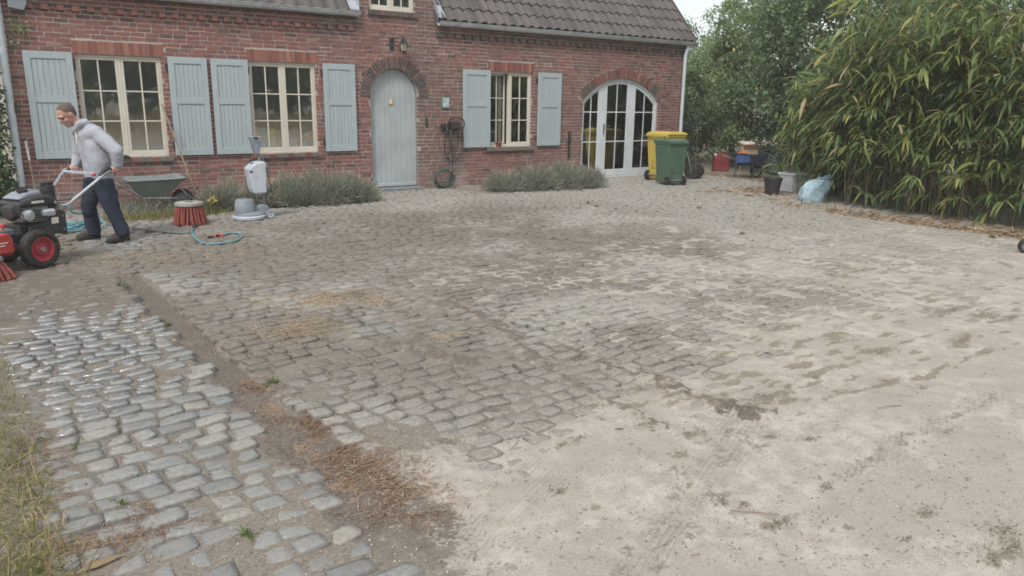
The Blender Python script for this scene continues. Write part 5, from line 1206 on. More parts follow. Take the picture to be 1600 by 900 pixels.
# head frame: looks left and down
fwd = (J(84, 201, -3.12)-J(112, 180, -3.02)).normalized(); sidev = Vector((0, 0, 1)).cross(fwd).normalized(); upv = fwd.cross(sidev).normalized()
if upv.z < 0: upv = -upv
HM = Matrix((fwd, sidev, upv)).transposed()
def H(f, s, u): return hd_ + HM @ Vector((f, s, u))
b = Blob()
b.ball(H(-.012, 0, .03), .098, 16, 11, (1.05, .82, .98), HM)            # skull
b.limb([H(.03, 0, -.03), H(.045, 0, -.085)], [.066, .042])               # jaw and chin
b.limb([H(-.0, .028, -.05), H(.055, .012, -.088)], [.04, .026]); b.limb([H(-.0, -.028, -.05), H(.055, -.012, -.088)], [.04, .026])
b.limb([H(.082, 0, .018), H(.108, 0, -.022)], [.011, .016], 8)           # nose
b.limb([H(.08, -.042, .030), H(.088, 0, .032), H(.08, .042, .030)], [.014, .016, .014], 8)   # brow
b.limb([H(.078, -.02, -.058), H(.088, 0, -.056), H(.078, .02, -.058)], [.009, .010, .009], 8)  # lips
for s in (-1, 1): b.ball(H(-.008, s*.082, -.002), .034, 8, 6, (.62, .28, 1.0), HM); b.ball(H(.062, s*.042, -.022), .024, 8, 6)
b.limb([H(-.035, 0, -.04), nk+Vector((0, 0, .0)), upch+Vector((0, 0, .02))], [.062, .06, .085])
b.limb([upch, chest, pel], [.115, .12, .11]); b.limb([rs_, upch, ls], [.055, .09, .055])
for sh, el, wr in ((ls, le, lw), (rs_, re_, rw)): b.limb([sh, el, wr], [.052, .041, .029])
for hp_, kn, an in ((lh, lk, la), (rh, rk, ra)): b.limb([hp_, kn, an], [.08, .055, .042])
def hand(wr, grip, axis, out):                                            # palm over the grip, fingers closed round it
    ax = axis.normalized(); down = (grip-wr).normalized(); out = (out-out.dot(ax)*ax).normalized()
    pc = grip+Vector((0, 0, .022)); b.limb([wr, pc-ax*.012], [.030, .030], 10); b.limb([pc-ax*.030, pc+ax*.030], [.024, .023], 10)
    for i, (t_, ln, r_) in enumerate(((-.036, .92, .0095), (-.013, 1.0, .010), (.011, .97, .010), (.034, .80, .0088))):
        c = grip+ax*t_; R_ = .034
        P = [c + (out*math.cos(a)+Vector((0, 0, 1))*math.sin(a))*R_ for a in (R(75), R(25), R(-25), R(-70), R(-115*ln))]
        b.limb(P, [r_*1.1, r_*1.08, r_, r_*.95, r_*.85], 7)
    c = grip-ax*.045; b.limb([pc-ax*.035-out*.012, c-out*.036+Vector((0, 0, .004)), c-out*.034-Vector((0, 0, .022)), c-out*.012-Vector((0, 0, .034))], [.014, .0125, .0115, .010], 7)
axis_ = (gF-gN)
gaxN = (at(181, 264, -3.275)-at(165, 267, -3.30)).normalized(); gaxF = (at(120, 263, -2.80)-at(107, 264, -2.80)).normalized()
hand(lw, at(180, 264.5, -3.28)-po, gaxN, Vector((.2, -1, 0))); hand(rw, at(116, 263.5, -2.80)-po, gaxF, Vector((-.3, -1, 0)))
man = b.skin("person", MT['skin'], None, .0075, 3, loc=po)
tag(man, "man in a grey hooded sweatshirt and navy work trousers bending over the machine", "person")
for s in (-1, 1): MB().ball(H(.078, s*.032, .008), .0125).build("eye", MT['eye'], man, smooth=180)
hb = Blob(); hb.ball(H(-.020, 0, .036), .0985, 16, 11, (1.06, .84, .98), HM); hb.ball(H(-.055, 0, -.005), .07, 12, 9, (.8, 1.02, 1.0), HM)
hm = [Vector(q) for q in hb.v]
hair = hb.skin("hair", MT['hair'], man, .010, 3)
# cut the hair back from the face
import bmesh as _bm
bm = _bm.new(); bm.from_mesh(hair.data)
dead = [v for v in bm.verts if (lambda l: l.x > .055-.0*l.z and l.z < .072 or (l.z < .038+.3*l.x and l.x > -.02) or (l.z < .0 and l.x > -.045) or l.z < -.055)(HM.transposed() @ (v.co-hd_))]
_bm.ops.delete(bm, geom=dead, context='VERTS'); bm.to_mesh(hair.data); bm.free()
# hooded sweatshirt
g = Blob()
g.limb([J(156, 277, -3.0), J(151, 255, -3.0), J(145, 233, -3.0), J(138, 213, -3.01)], [.135, .138, .142, .125], 16)
g.limb([J(150, 276, -2.95), J(146, 250, -2.92), J(138, 226, -2.9)], [.12, .125, .12], 14); g.limb([J(160, 276, -3.07), J(155, 250, -3.1), J(150, 226, -3.1)], [.12, .125, .12], 14)
g.limb([rs_, upch+Vector((0, 0, -.01)), ls], [.085, .125, .085], 14)
g.limb([ls+Vector((0, .02, 0)), ls.lerp(le, .5)+Vector((0, 0, .008)), le, le.lerp(lw, .55), lw+(lw-le)*-.04], [.088, .080, .076, .068, .05], 14)
g.limb([rs_, rs_.lerp(re_, .5), re_, re_.lerp(rw, .55), rw], [.082, .076, .070, .06, .046], 14)
g.limb([le.lerp(lw, .78), le.lerp(lw, .90)], [.062, .060], 14)
g.limb([J(139, 199, -3.05), J(133, 192, -3.07), J(124, 193, -3.1)], [.055, .050, .038], 10); g.limb([J(139, 199, -2.98), J(133, 193, -2.95), J(123, 196, -2.93)], [.055, .050, .038], 10)   # hood rolled behind the neck
g.limb([J(124, 193, -3.1), J(117, 203, -3.06), J(116, 208, -3.0)], [.036, .032, .03], 10); g.limb([J(123, 196, -2.93), J(116, 204, -2.95), J(116, 208, -3.0)], [.036, .032, .03], 10)
g.limb([J(142, 202, -3.02), J(146, 212, -3.02)], [.075, .06], 12)
top = g.skin("hoodie", MT['hoodie'], man, .011, 7, .016, .11)
MB().tube([J(118, 207, -3.10), J(119, 216, -3.14), J(120, 224, -3.15)], .005, 6).build("drawstring", MT['paper'], top)
# work trousers
w = Blob()
w.limb([rh+Vector((0, 0, .03)), pel+Vector((0, 0, -.02)), lh+Vector((0, 0, .03))], [.115, .13, .115], 14)
w.limb([lh, lh.lerp(lk, .5), lk, lk.lerp(la, .5), la+Vector((.0, 0, .012))], [.118, .105, .088, .082, .080], 14)
w.limb([rh, rh.lerp(rk, .5), rk, rk.lerp(ra, .5), ra+Vector((0, 0, .012))], [.115, .103, .088, .082, .078], 14)
w.limb([rk+Vector((-.012, -.03, .03)), rk+Vector((-.012, -.03, -.06))], [.075, .07], 10)
tro = w.skin("trousers", MT['trousers'], man, .011, 6, .020, .10)
MB().obox(lh.lerp(lk, .42)+Vector((.03, -.10, 0)), (.12, .02, .15), Matrix.Rotation(R(12), 3, 'Y')).build("thigh_pocket", MT['trousers'], tro, bevel=.008)
# boots
def boot(an, heel_px, toe_px, Y0, Y1):
    h, t_ = gp(*heel_px)-po, gp(*toe_px)-po
    bo = Blob(); d = (t_-h).normalized(); up_ = Vector((0, 0, 1))
    bo.limb([an+Vector((0, 0, .05)), h+d*.045+up_*.075], [.062, .056], 12); bo.limb([h+d*.03+up_*.046, h+d*.13+up_*.055, t_-d*.09+up_*.045, t_-d*.045+up_*.04], [.043, .052, .05, .038], 12)
    o = bo.skin("boot", MT['boot'], man, .010, 3, .008, .05)
    s_ = MB(); sd = Vector((-d.y, d.x, 0)); out = []
    for f, wd in ((.0, .028), (.03, .042), (.10, .043), (.55, .046), (.80, .050), (.95, .036), (1.0, .015)): out.append((h+(t_-h)*f, wd))
    poly = [(q-sd*wd) for q, wd in out]+[(q+sd*wd) for q, wd in reversed(out)]
    n = len(poly); s_.add([(q.x, q.y, .004) for q in poly]+[(q.x, q.y, .028) for q in poly], [tuple(range(n)), tuple(reversed(range(n, 2*n)))]+[(i, n+i, n+(i+1) % n, (i+1) % n) for i in range(n)])
    s_.build("sole", MT['rubber'], o, bevel=.004)
boot(la, (202, 375), (166, 380.5), -3.17, -3.1); boot(ra, (157, 371.5), (118, 375.5), -2.82, -2.8)
# ------------------------------------------------------------------ plants and litter
vr = np.random.default_rng(77)
def unit(v): return v/np.maximum(1e-9, np.linalg.norm(v, axis=1, keepdims=True))
def blades(B, D, Ln, Wd, droop, twist=None):
    """pointed leaves: base, widest third, second third, tip; four triangles each."""
    n = len(B); D = unit(np.asarray(D, float)); Ln = np.broadcast_to(np.asarray(Ln, float), (n,))[:, None]; Wd = np.broadcast_to(np.asarray(Wd, float), (n,))[:, None]; dr = np.broadcast_to(np.asarray(droop, float), (n,))[:, None]
    rnd = vr.normal(size=(n, 3)); rnd[:, 2] *= .35; S = unit(np.cross(D, rnd))
    if twist is not None: S = unit(np.cross(D, twist+.35*rnd))
    dn = np.array([[0, 0, -1.0]]); P = lambda t: B+D*Ln*t+dn*Ln*dr*t*t
    V = np.stack([P(0), P(.35)-S*Wd*.5, P(.35)+S*Wd*.5, P(.70)-S*Wd*.36, P(.70)+S*Wd*.36, P(1.0)], 1).reshape(-1, 3)
    f = np.array([(0, 2, 1), (1, 2, 4), (1, 4, 3), (3, 4, 5)]); F = (np.arange(n)[:, None, None]*6+f[None]).reshape(-1, 3)
    return V, F
def kites(B, D, N_, Ln, Wd):
    n = len(B); D = unit(D); S = unit(np.cross(D, N_)); Ln = np.broadcast_to(Ln, (n,))[:, None]; Wd = np.broadcast_to(Wd, (n,))[:, None]; U_ = np.cross(S, D)
    V = np.stack([B, B+D*Ln*.45-S*Wd*.5+U_*Wd*.12, B+D*Ln*.45+S*Wd*.5+U_*Wd*.12, B+D*Ln], 1).reshape(-1, 3)
    f = np.array([(0, 2, 3), (0, 3, 1)]); return V, (np.arange(n)[:, None, None]*4+f[None]).reshape(-1, 3)
def veg(name, VF, m, parent=None, kind=None):
    o = link(name, np_mesh(name, VF[0], VF[1], 3, m), parent)
    if kind: o["kind"] = kind
    return o
# --- bamboo hedge
LEAF = []
for i in range(5):
    for mk in ('bamboo_green', 'bamboo_tan'):
        dr = .25+.12*i; V, F = blades(np.zeros((1, 3)), np.array([[1.0, 0, .15]]), 1.0, .16, dr, np.array([[0, 0, 1.0]])); LEAF.append(np_mesh("leaf", V, F, 3, MT[mk]))
BAM = [(12.75, -9.15, 2.7, "last bamboo clump at the edge by the jockey wheel"), (12.62, -8.35, 2.85, "bamboo clump with bare stems near the jockey wheel"), (12.6, -7.55, 3.1, "tall arching bamboo clump in the middle of the hedge"),
       (12.65, -6.75, 3.25, "tallest front bamboo clump, its yellow leaves hanging low"), (12.75, -6.0, 3.05, "leafy bamboo clump just beyond the blue bag"), (13.35, -5.35, 2.6, "bamboo clump overhanging the blue bag"),
       (13.8, -4.75, 2.25, "lower bamboo clump behind the grey storage box"), (14.25, -4.1, 2.0, "short bamboo clump behind the black plant pot"), (13.75, -8.3, 3.3, "rear bamboo clump behind the bare stems"),
       (13.7, -7.0, 3.5, "rear bamboo clump reaching highest into the trees"), (13.9, -5.7, 3.0, "rear bamboo clump above the blue bag"), (14.8, -4.6, 2.7, "rear bamboo clump above the storage box"), (15.1, -3.4, 2.2, "small bamboo clump next to the blue cart")]
culm_mesh = []
for i in range(5):
    g = np.random.default_rng(i+40); bend = g.uniform(.08, .28); pts = [(bend*(t**2.2)*-1, .03*math.sin(5*t+i), t) for t in np.linspace(0, 1, 7)]
    culm_mesh.append(MB().tube(pts, [.0036, .0036, .0034, .003, .0026, .002, .001], 5).mesh("culm", 80)); culm_mesh[-1].materials.append(MT['culm'])
for ci, (cx, cy, Hh, lab) in enumerate(BAM):
    root = tag(empty("bamboo_clump", (cx, cy, 0)), lab, "bamboo", "bamboo clumps along the yard edge")
    front = ci < 8; nc = 20 if front else 11; B = []; D = []; tips = []
    for k_ in range(nc):
        a = vr.uniform(0, 2*math.pi); rr = .48*math.sqrt(vr.random()); bx, by = rr*math.cos(a)*.8, rr*math.sin(a); h = Hh*vr.uniform(.70, 1.16); az = math.atan2(by, bx+.12)*.5+vr.normal(0, .5)
        o = bpy.data.objects.new("culm", culm_mesh[k_ % 5]); C.objects.link(o); o.parent = root; o.location = (bx, by, -.02); o.scale = (h*1.1, h*1.1, h) ; o.scale = (h, h, h); o.rotation_euler = (0, 0, math.pi*0+az*.6)
        o.scale = (1.0*h if front else h, h, h)
        ca, sa = math.cos(az*.6), math.sin(az*.6); bend = [.08, .12, .16, .2, .24][k_ % 5]
        for t in np.concatenate([np.linspace(.40, 1.0, 18), vr.uniform(.10, .38, 3)]):
            off = -bend*t**2.2*h; px_, py_ = bx+off*ca, by+off*sa
            out = np.array([-1.0+.3*vr.normal(), .75*vr.normal(), .25+.3*vr.normal()]) if vr.random() < .68 else vr.normal(size=3)
            out /= np.linalg.norm(out); bl = vr.uniform(.12, .62)*(1.15-.45*t); tip = np.array([px_, py_, t*h])+out*bl
            tips.append((tip, out))
    for tip, out in tips:
        if vr.random() < .36: continue
        nl = vr.integers(5, 9); sd = np.cross(out, [0, 0, 1.0]); sd /= max(1e-6, np.linalg.norm(sd))
        for q in range(nl):
            s_ = (q/(nl-1)-.5)*2; d = out*(.9-.45*abs(s_))+sd*s_*.85+vr.normal(size=3)*.22; d[2] += .22-.25*abs(s_); B.append(tip-out*.05*abs(s_)+vr.normal(0, .012, 3)); D.append(d)
    B, D = np.array(B), np.array(D); n = len(B); Ln = vr.uniform(.16, .36, n)
    VF = blades(B, D, Ln, Ln*vr.uniform(.13, .185, n), vr.uniform(.35, .95, n), np.tile([[0, 0, 1.0]], (n, 1)))
    veg("foliage", VF, MT['bamboo'], root, "stuff")
    if front:                                                    # the outermost leaves one by one
        ff = sorted(tips, key=lambda q: q[0][0]-.25*q[0][2])[:36]
        for k_, (tip, out) in enumerate(ff):
            d = Vector(out*.6+vr.normal(size=3)*.45); d.z -= .2; dry = vr.random() < .16
            o = bpy.data.objects.new("leaf", LEAF[(k_ % 5)*2+(1 if dry else 0)]); C.objects.link(o); o.parent = root; o.location = tip
            s = vr.uniform(.28, .46); o.scale = (s, s, s); o.rotation_euler = (vr.normal(0, .3), -math.asin(max(-1, min(1, d.normalized().z))), math.atan2(d.y, d.x))
# --- trees
def crown(c, rx, ry, rz, nclump, per, size, m, parent, shell=.55, flat=.6):
    u = unit(vr.normal(size=(nclump, 3))); r_ = (shell+(1-shell)*vr.random(nclump))[:, None]; cc = u*r_*np.array([[rx, ry, rz]])
    cc *= (.82+.36*vr.random(nclump))[:, None]; cr = vr.uniform(.16, .34, nclump)*min(rx, rz)
    B = np.repeat(cc, per, 0)+vr.normal(size=(nclump*per, 3))*np.repeat(cr, per)[:, None]*np.array([[.55, .55, .42]])
    D = unit(B)*.6+vr.normal(size=B.shape)*.7; D[:, 2] -= .25; N_ = unit(B)*.5+np.array([[0, 0, flat]])+vr.normal(size=B.shape)*.45
    Ln = size*vr.uniform(.7, 1.3, len(B)); VF = kites(B+np.array([c]), D, N_, Ln, Ln*.62)
    return veg("crown", VF, m, parent, None)
def trunk(parent, h, r0, spread, nb=6):
    t = MB(); t.tube([(0, 0, -.05), (.04, .02, h*.25), (-.03, .05, h*.5), (.02, 0, h*.78)], [r0, r0*.8, r0*.6, r0*.3], 9)
    for i in range(nb):
        a = 2.4*i; z0 = h*(.22+.08*i); t.tube([(0, 0, z0), (spread*.45*math.cos(a), spread*.45*math.sin(a), z0+h*.13), (spread*.85*math.cos(a), spread*.85*math.sin(a), z0+h*.22)], [r0*.5, r0*.32, r0*.1], 6)
    return t.build("trunk", MT['bark'], parent, smooth=60)
TREES = [(16.1, -6.2, 6.6, 1.9, 'tree', "dark broad tree rising behind the tallest bamboo", 120), (15.9, -3.1, 6.2, 1.75, 'tree', "dense dark tree above the grey storage box", 120), (17.2, -1.0, 6.1, 1.45, 'tree2', "light green tree above the blue cart", 120),
         (18.6, 1.6, 4.9, 1.1, 'tree2', "tree with a few yellow leaves beside the roof corner", 100), (23.0, 7.2, 5.0, 1.5, 'tree', "distant small tree showing past the roof corner", 80), (16.2, -9.2, 6.8, 2.0, 'tree', "tall tree behind the bare bamboo stems", 110),
         (20.5, -2.6, 7.2, 1.9, 'tree2', "tall pale tree standing behind the hedge trees", 110), (19.0, -5.5, 7.4, 2.3, 'tree', "tall dark tree standing behind the hedge trees", 100)]
for x, y, h, r_, mk, lab, nc in TREES:
    t = tag(empty("hedge_tree", (x, y, 0), vr.uniform(0, 6)), lab, "tree", "trees behind the bamboo")
    trunk(t, h*.8, .11, r_*.8); crown((0, 0, h*.55), r_, r_, h*.47, nc, 130, .105, MT[mk], t, .35)
SHRUBS = [(17.0, -1.5, 2.6, .85, 'tree3', "grey-leaved shrub above the red jerrycan"), (15.7, 1.7, 3.0, .75, 'tree3', "dark shrub close to the house corner"), (16.6, 1.9, 3.4, .8, 'tree2', "light green shrub below the roof corner"), (16.2, -3.4, 2.6, .9, 'tree', "dark shrub behind the garden cart"),
          (18.6, -3.6, 4.2, 1.5, 'tree2', "tall light shrub filling the gap behind the cart"), (17.6, .5, 3.0, 1.2, 'tree', "dark shrub in the gap behind the red jerrycan"), (17.6, -8.0, 4.2, 1.5, 'tree', "tall shrub deep behind the last bamboo"), (20.2, 3.6, 4.0, 1.3, 'tree2', "pale shrub deep behind the house corner"),
          (17.3, -2.9, 2.4, 1.0, 'tree3', "low grey-green shrub right behind the blue cart"), (17.6, 2.4, 2.0, 1.0, 'tree', "low dark shrub beyond the garden roller"),
          (14.9, 1.7, 2.6, .6, 'tree3', "shrub tucked behind the downpipe at the house corner"), (15.2, -4.9, 2.8, 1.0, 'tree', "dark undergrowth shrub behind the bamboo over the bag"), (14.9, -7.4, 2.6, 1.0, 'tree', "dark undergrowth shrub behind the tallest bamboo"), (15.0, -9.2, 2.6, 1.0, 'tree', "dark undergrowth shrub behind the last bamboo")]
for x, y, h, r_, mk, lab in SHRUBS:
    t = tag(empty("shrub", (x, y, 0), vr.uniform(0, 6)), lab, "shrub", "shrubs under the trees")
    trunk(t, h*.75, .05, r_*.7, 5); crown((0, 0, h*.47), r_, r_, h*.5, 65, 110, .085, MT[mk], t, .4)
for x, y, h, r_, lab in ((-.9, 1.4, 1.7, .9, "low dark hedge shrub beyond the downpipe corner"),):
    t = tag(empty("shrub", (x, y, 0), 1.0), lab, "shrub"); trunk(t, h*.75, .05, r_*.7, 5); crown((0, 0, h*.5), r_, r_, h*.5, 60, 110, .085, MT['tree'], t, .3)
# --- ivy by the downpipe
t = tag(empty("ivy_bush", (.24, -.12, 0)), "dark ivy bush climbing beside the pale downpipe", "ivy")
n = 17000; B = np.stack([vr.normal(-.02, .22, n), vr.normal(0, .13, n), vr.uniform(.02, 2.55, n)], 1); B[:, 0] -= .10*(B[:, 2]/2.5)+.05; B[:, 0] += .05*np.sin(B[:, 2]*5)
B = B[B[:, 0] < .36]; n = len(B)
veg("foliage", kites(B, vr.normal(size=(n, 3))+np.array([[.3, -.8, -.5]]), np.tile([[.2, -1.0, .3]], (n, 1))+.4*vr.normal(size=(n, 3)), vr.uniform(.04, .07, n), vr.uniform(.035, .06, n)), MT['ivy'], t)
MB().tube([(0, 0, 0), (-.06, .05, .8), (-.05, .05, 1.6), (-.15, .05, 2.3)], [.03, .025, .018, .008], 7).build("stem", MT['bark'], t)
t = tag(empty("ivy_sprig", (.93, -.02, 2.70)), "pale green creeper sprig on the bricks below the gutter box", "ivy")
B = np.stack([vr.normal(-.06, .10, 70), vr.uniform(-.06, 0, 70), vr.normal(-.12, .14, 70)], 1); veg("foliage", kites(B, vr.normal(size=(70, 3))+np.array([[0, -.6, -.4]]), np.tile([[0, -1.0, .3]], (70, 1))+.3*vr.normal(size=(70, 3)), .06, .035), MT['tree2'], t)
MB().tube([(-.2, -.01, -.4), (-.1, -.015, -.15), (.02, -.02, .06)], .004, 5).build("stem", MT['bark'], t)
# --- lavender
LAV = [(352, -1.05, .34, .42, "small lavender bush between brush head and floor scrubber"), (405, -.95, .36, .40, "lavender bush directly behind the floor scrubber"), (462, -1.0, .50, .50, "lavender bush under the window just past the scrubber"),
       (513, -1.08, .50, .56, "lavender bush under the shutter, tallest of its row"), (556, -1.12, .36, .40, "lavender bush closest to the front door"),
       (790, -1.05, .42, .34, "low lavender bush just past the charger"), (835, -1.15, .52, .46, "lavender bush under the open window"), (882, -1.25, .54, .54, "large lavender bush near the iron wall stop"), (915, -1.35, .36, .42, "last lavender bush before the garden doors")]
for px, Y_, r_, h, lab in LAV:
    c = at(px, 300, Y_); t = tag(empty("lavender_bush", (c.x, Y_, 0)), lab, "lavender", "lavender bushes along the wall")
    n = int(5200*r_/.45); u = unit(vr.normal(size=(n, 3))); u[:, 2] = np.abs(u[:, 2]); rad = (vr.random(n)**.45)[:, None]
    lump = 1+.18*np.sin(u[:, :1]*6+px)+.14*np.sin(u[:, 1:2]*8+1); B = u*rad*lump*np.array([[r_*.95, r_*.85, h*.82]]); D = u*np.array([[.8, .8, .9]])+np.array([[0, 0, .55]])+vr.normal(size=(n, 3))*.4
    veg("foliage", blades(B, D, vr.uniform(.07, .18, n), vr.uniform(.006, .011, n), .1), MT['lavender'], t)
    m_ = 90; u = unit(vr.normal(size=(m_, 3))); u[:, 2] = np.abs(u[:, 2])+.3
    veg("flower_stalks", blades(u*np.array([[r_*.7, r_*.6, h*.6]]), u+np.array([[0, 0, .5]])+vr.normal(size=(m_, 3))*.25, vr.uniform(.18, .30, m_), .008, .1), MT['straw'], t, "stuff")
    tw = MB()
    for i in range(7): a = i*.9; tw.tube([(.04*math.cos(a), .04*math.sin(a), -.02), (r_*.5*math.cos(a), r_*.45*math.sin(a), h*.45)], [.010, .005], 5)
    tw.build("stem", MT['bark'], t)
t = tag(empty("yellow_flower", tuple(at(330, 318, -1.35).xy)+(0,)), "single yellow flowering weed between brush head and scrubber", "flower")
B = np.stack([vr.normal(0, .04, 60), vr.normal(0, .04, 60), vr.normal(.20, .03, 60)], 1); tag(veg("petals", kites(B, vr.normal(size=(60, 3)), vr.normal(size=(60, 3)), .05, .03), mat("petal_yellow", (.38,.29,.08), .7), t), kind="stuff")
veg("foliage", blades(np.zeros((50, 3)), vr.normal(size=(50, 3))*.5+np.array([[0, 0, 1.0]]), vr.uniform(.12, .26, 50), .014, .15), MT['weed'], t)
# --- grass
def tuft_field(name, label, pts, hmin, hmax, w, m, lean=.35, droop=.35):
    P = np.array(pts, float); n = len(P); z = soil_z(P[:, 0], P[:, 1])-.006; B = np.stack([P[:, 0], P[:, 1], z], 1)
    D = vr.normal(size=(n, 3))*lean+np.array([[0, 0, 1.0]]); o = veg(name, blades(B, D, vr.uniform(hmin, hmax, n), w, vr.uniform(0, droop, n)), m); return tag(o, label, None, kind="stuff")
pts = []
while len(pts) < 5200:
    px, py = vr.uniform(-160, 150), vr.uniform(520, 1000); edge = 30+.0*py + (py-560)*.30 - 45*(vr.random()**2)
    if px < min(edge, 125): g_ = gp(px, py); pts.append((g_.x+vr.normal(0, .02), g_.y+vr.normal(0, .02)))
tuft_field("verge_grass", "long half-dry grass growing along the near edge of the path", pts, .04, .16, .0045, MT['grass'], .65, .8)
pts = [(vr.uniform(1.5, 2.75), -1.35+vr.normal(0, .16)) for _ in range(2600)]+[(vr.uniform(2.6, 3.2), -1.3+vr.normal(0, .14)) for _ in range(900)]
tuft_field("wall_grass", "low weedy grass under the wheelbarrow along the wall", pts, .05, .20, .007, MT['grass'], .5, .6)
pts = [(vr.uniform(1.6, 3.3), -.6+vr.normal(0, .25)) for _ in range(900)]; tuft_field("wall_weeds", "grey-green weeds growing between wheelbarrow and wall", pts, .10, .36, .009, MT['lavender'], .4, .3)
# --- single weeds
def weed_mesh(n, ln, m, w=.014):
    B = np.zeros((n, 3)); D = vr.normal(size=(n, 3))*.7+np.array([[0, 0, .55]]); V, F = blades(B, D, vr.uniform(.5, 1, n)*ln, w, vr.uniform(.2, .6, n)); return np_mesh("leaf_rosette", V, F, 3, m)
WM = [weed_mesh(26, .10, MT['weed']), weed_mesh(40, .09, MT['weed'], .010), weed_mesh(18, .12, MT['weed'], .018)]
WEEDS = [(918, 318, 1.3, "larger"), (932, 323, 1.2, "second"), (964, 327, .8, "third"), (995, 331, .9, "fourth"), (1093, 326, 1.3, "upright"), (1094, 331, .8, "lower"), (1186, 339, .9, "far"), (1160, 365, 1.0, "dark"),
         (120, 697, .55, "verge"), (190, 788, .7, "needle"), (176, 783, .6, "needle2"), (386, 838, .75, "plantain"), (428, 598, .9, "gap"), (416, 606, .7, "gap2"), (188, 447, .9, "mud"), (315, 434, .8, "straw"), (262, 500, .7, "earth"), (660, 640, .45, "stone"), (1130, 300, 1.2, "litter"), (1550, 372, 1.3, "edge")]
WL = {"larger": "largest green weed tuft in front of the last lavender bush", "second": "green weed tuft just beside the largest one by the lavender", "third": "small weed between the large tufts and the green bin", "fourth": "small weed in the joints below the green bin's corner", "upright": "upright weed standing on the cobbles before the garden cart",
      "lower": "low weed at the foot of the upright one", "far": "weed on the cobbles in line with the black pot", "dark": "dark weed rosette alone in the middle of the pale yard", "verge": "little weed between cobbles at the verge grass", "needle": "weed patch beside the brown needles on the path", "needle2": "smaller weed beside the needle patch on the path",
      "plantain": "plantain rosette among the nearest cobbles", "gap": "weed at the top end of the needle strip", "gap2": "second weed at the top end of the needle strip", "mud": "green weed in the mud behind the wheel", "straw": "weed among straw below the hose loop", "earth": "weed growing in the bare earth strip", "stone": "tiny weed between dusty stones in mid yard", "litter": "weed on the leaf litter before the black pot", "edge": "weed tuft near the jockey wheel"}
for i, (px, py, s, key) in enumerate(WEEDS):
    g_ = gp(px, py); t = empty("weed", (g_.x, g_.y, float(soil_z(g_.x, g_.y))), vr.uniform(0, 6)); tag(t, WL[key], "weed", "weeds in the paving"); o = link("leaf_rosette", WM[i % 3], t); o.scale = (s, s, s)
# --- litter
def flat(name, label, pts, lmin, lmax, w, m, up=.18, parts=None):
    P = np.array(pts, float); n = len(P); B = np.stack([P[:, 0], P[:, 1], soil_z(P[:, 0], P[:, 1])+vr.uniform(.001, .014, n)], 1); D = vr.normal(size=(n, 3)); D[:, 2] = np.abs(D[:, 2])*up
    return tag(veg(name, blades(B, D, vr.uniform(lmin, lmax, n), w, vr.uniform(.05, .25, n), np.tile([[0, 0, 1.0]], (n, 1))), m), label, None, kind="stuff")
def near(px, py, sx, sy, n): g_ = gp(px, py); return [(g_.x+vr.normal(0, sx), g_.y+vr.normal(0, sy)) for _ in range(n)]
pts = []
for _ in range(6500):
    y = vr.uniform(-10.55, -8.55); c0, c1 = PATH_X1+.04, yard_edge(y)+.10; q_ = (c0+(c1-c0)*(.55+.27*vr.normal()), y+vr.normal(0, .06)); pts += [q_] if fbm(q_[0], q_[1], .2, 13, 2) > .40+.1*vr.random() else []
pts += near(215, 800, .10, .04, 260)+near(150, 850, .14, .07, 500)+near(235, 835, .12, .05, 220)+near(60, 720, .08, .2, 600)
flat("needle_litter", "brown needles and dry stalks lying in the earth strip", pts, .025, .07, .0028, MT['needle'])
pts = near(470, 515, .22, .13, 1700)+near(500, 470, .3, .18, 1700)+near(430, 470, .2, .15, 900)+near(590, 470, .15, .1, 300)+near(250, 400, .35, .2, 1500)+near(330, 398, .3, .2, 1200)+near(560, 332, .4, .08, 500)+near(720, 520, .2, .06, 150)+near(170, 405, .3, .15, 400)
flat("straw_litter", "pale straw scattered over the cobbles before the machine", pts, .03, .09, .0035, MT['straw'], .1)
pts = []
LL = line((1100, 300), (1160, 302), (1240, 322), (1320, 334), (1400, 346), (1500, 358), (1600, 372))
for _ in range(3200):
    k_ = vr.integers(0, len(LL)-1); t = vr.random(); a, b = LL[k_], LL[k_+1]; pts.append((a[0]+(b[0]-a[0])*t+abs(vr.normal(0, .45))-.12, a[1]+(b[1]-a[1])*t+vr.normal(0, .12)))
pts += [(vr.uniform(13.2, 15.5), vr.uniform(-3.2, .2)) for _ in range(500)]+[(vr.normal(12.9, .5), vr.normal(-3.3, .4)) for _ in range(420)]
flat("bamboo_litter", "dry tan bamboo leaves fallen along the foot of the hedge", pts, .10, .24, .022, MT['dryleaf'], .10)
pts = []
for q in MOSS: pts += near(q[0], q[1], q[2]*.55, q[3]*.6, int(12+q[2]*q[3]*9000))
flat("dead_moss", "tufts of dead brown moss in the buried joints of the yard", pts, .008, .022, .005, MT['moss'], .2)
pts = [tuple(gp(vr.uniform(650, 1600), vr.uniform(560, 900)).xy) for _ in range(700)]+[tuple(gp(vr.uniform(60, 700), vr.uniform(560, 900)).xy) for _ in range(500)]
flat("crumb_litter", "tiny twigs and crumbs scattered over the sand", pts, .008, .030, .004, MT['needle'], .1)
n = 5200; P = np.array([tuple(gp(vr.uniform(-40, 1640), 470+430*vr.random()**.8).xy) for _ in range(n)]); sz = .0022+.0045*vr.random(n)**3
oct_ = np.array([(1, 0, 0), (0, 1, 0), (-1, 0, 0), (0, -1, 0), (0, 0, .7), (0, 0, -.7)]); of = np.array([(0, 1, 4), (1, 2, 4), (2, 3, 4), (3, 0, 4), (1, 0, 5), (2, 1, 5), (3, 2, 5), (0, 3, 5)])
V = (oct_[None]*vr.uniform(.6, 1.3, (n, 6, 1))*sz[:, None, None]+np.concatenate([P, (np.maximum(soil_z(P[:, 0], P[:, 1]), -.004)+sz*.3)[:, None]], 1)[:, None, :]).reshape(-1, 3)
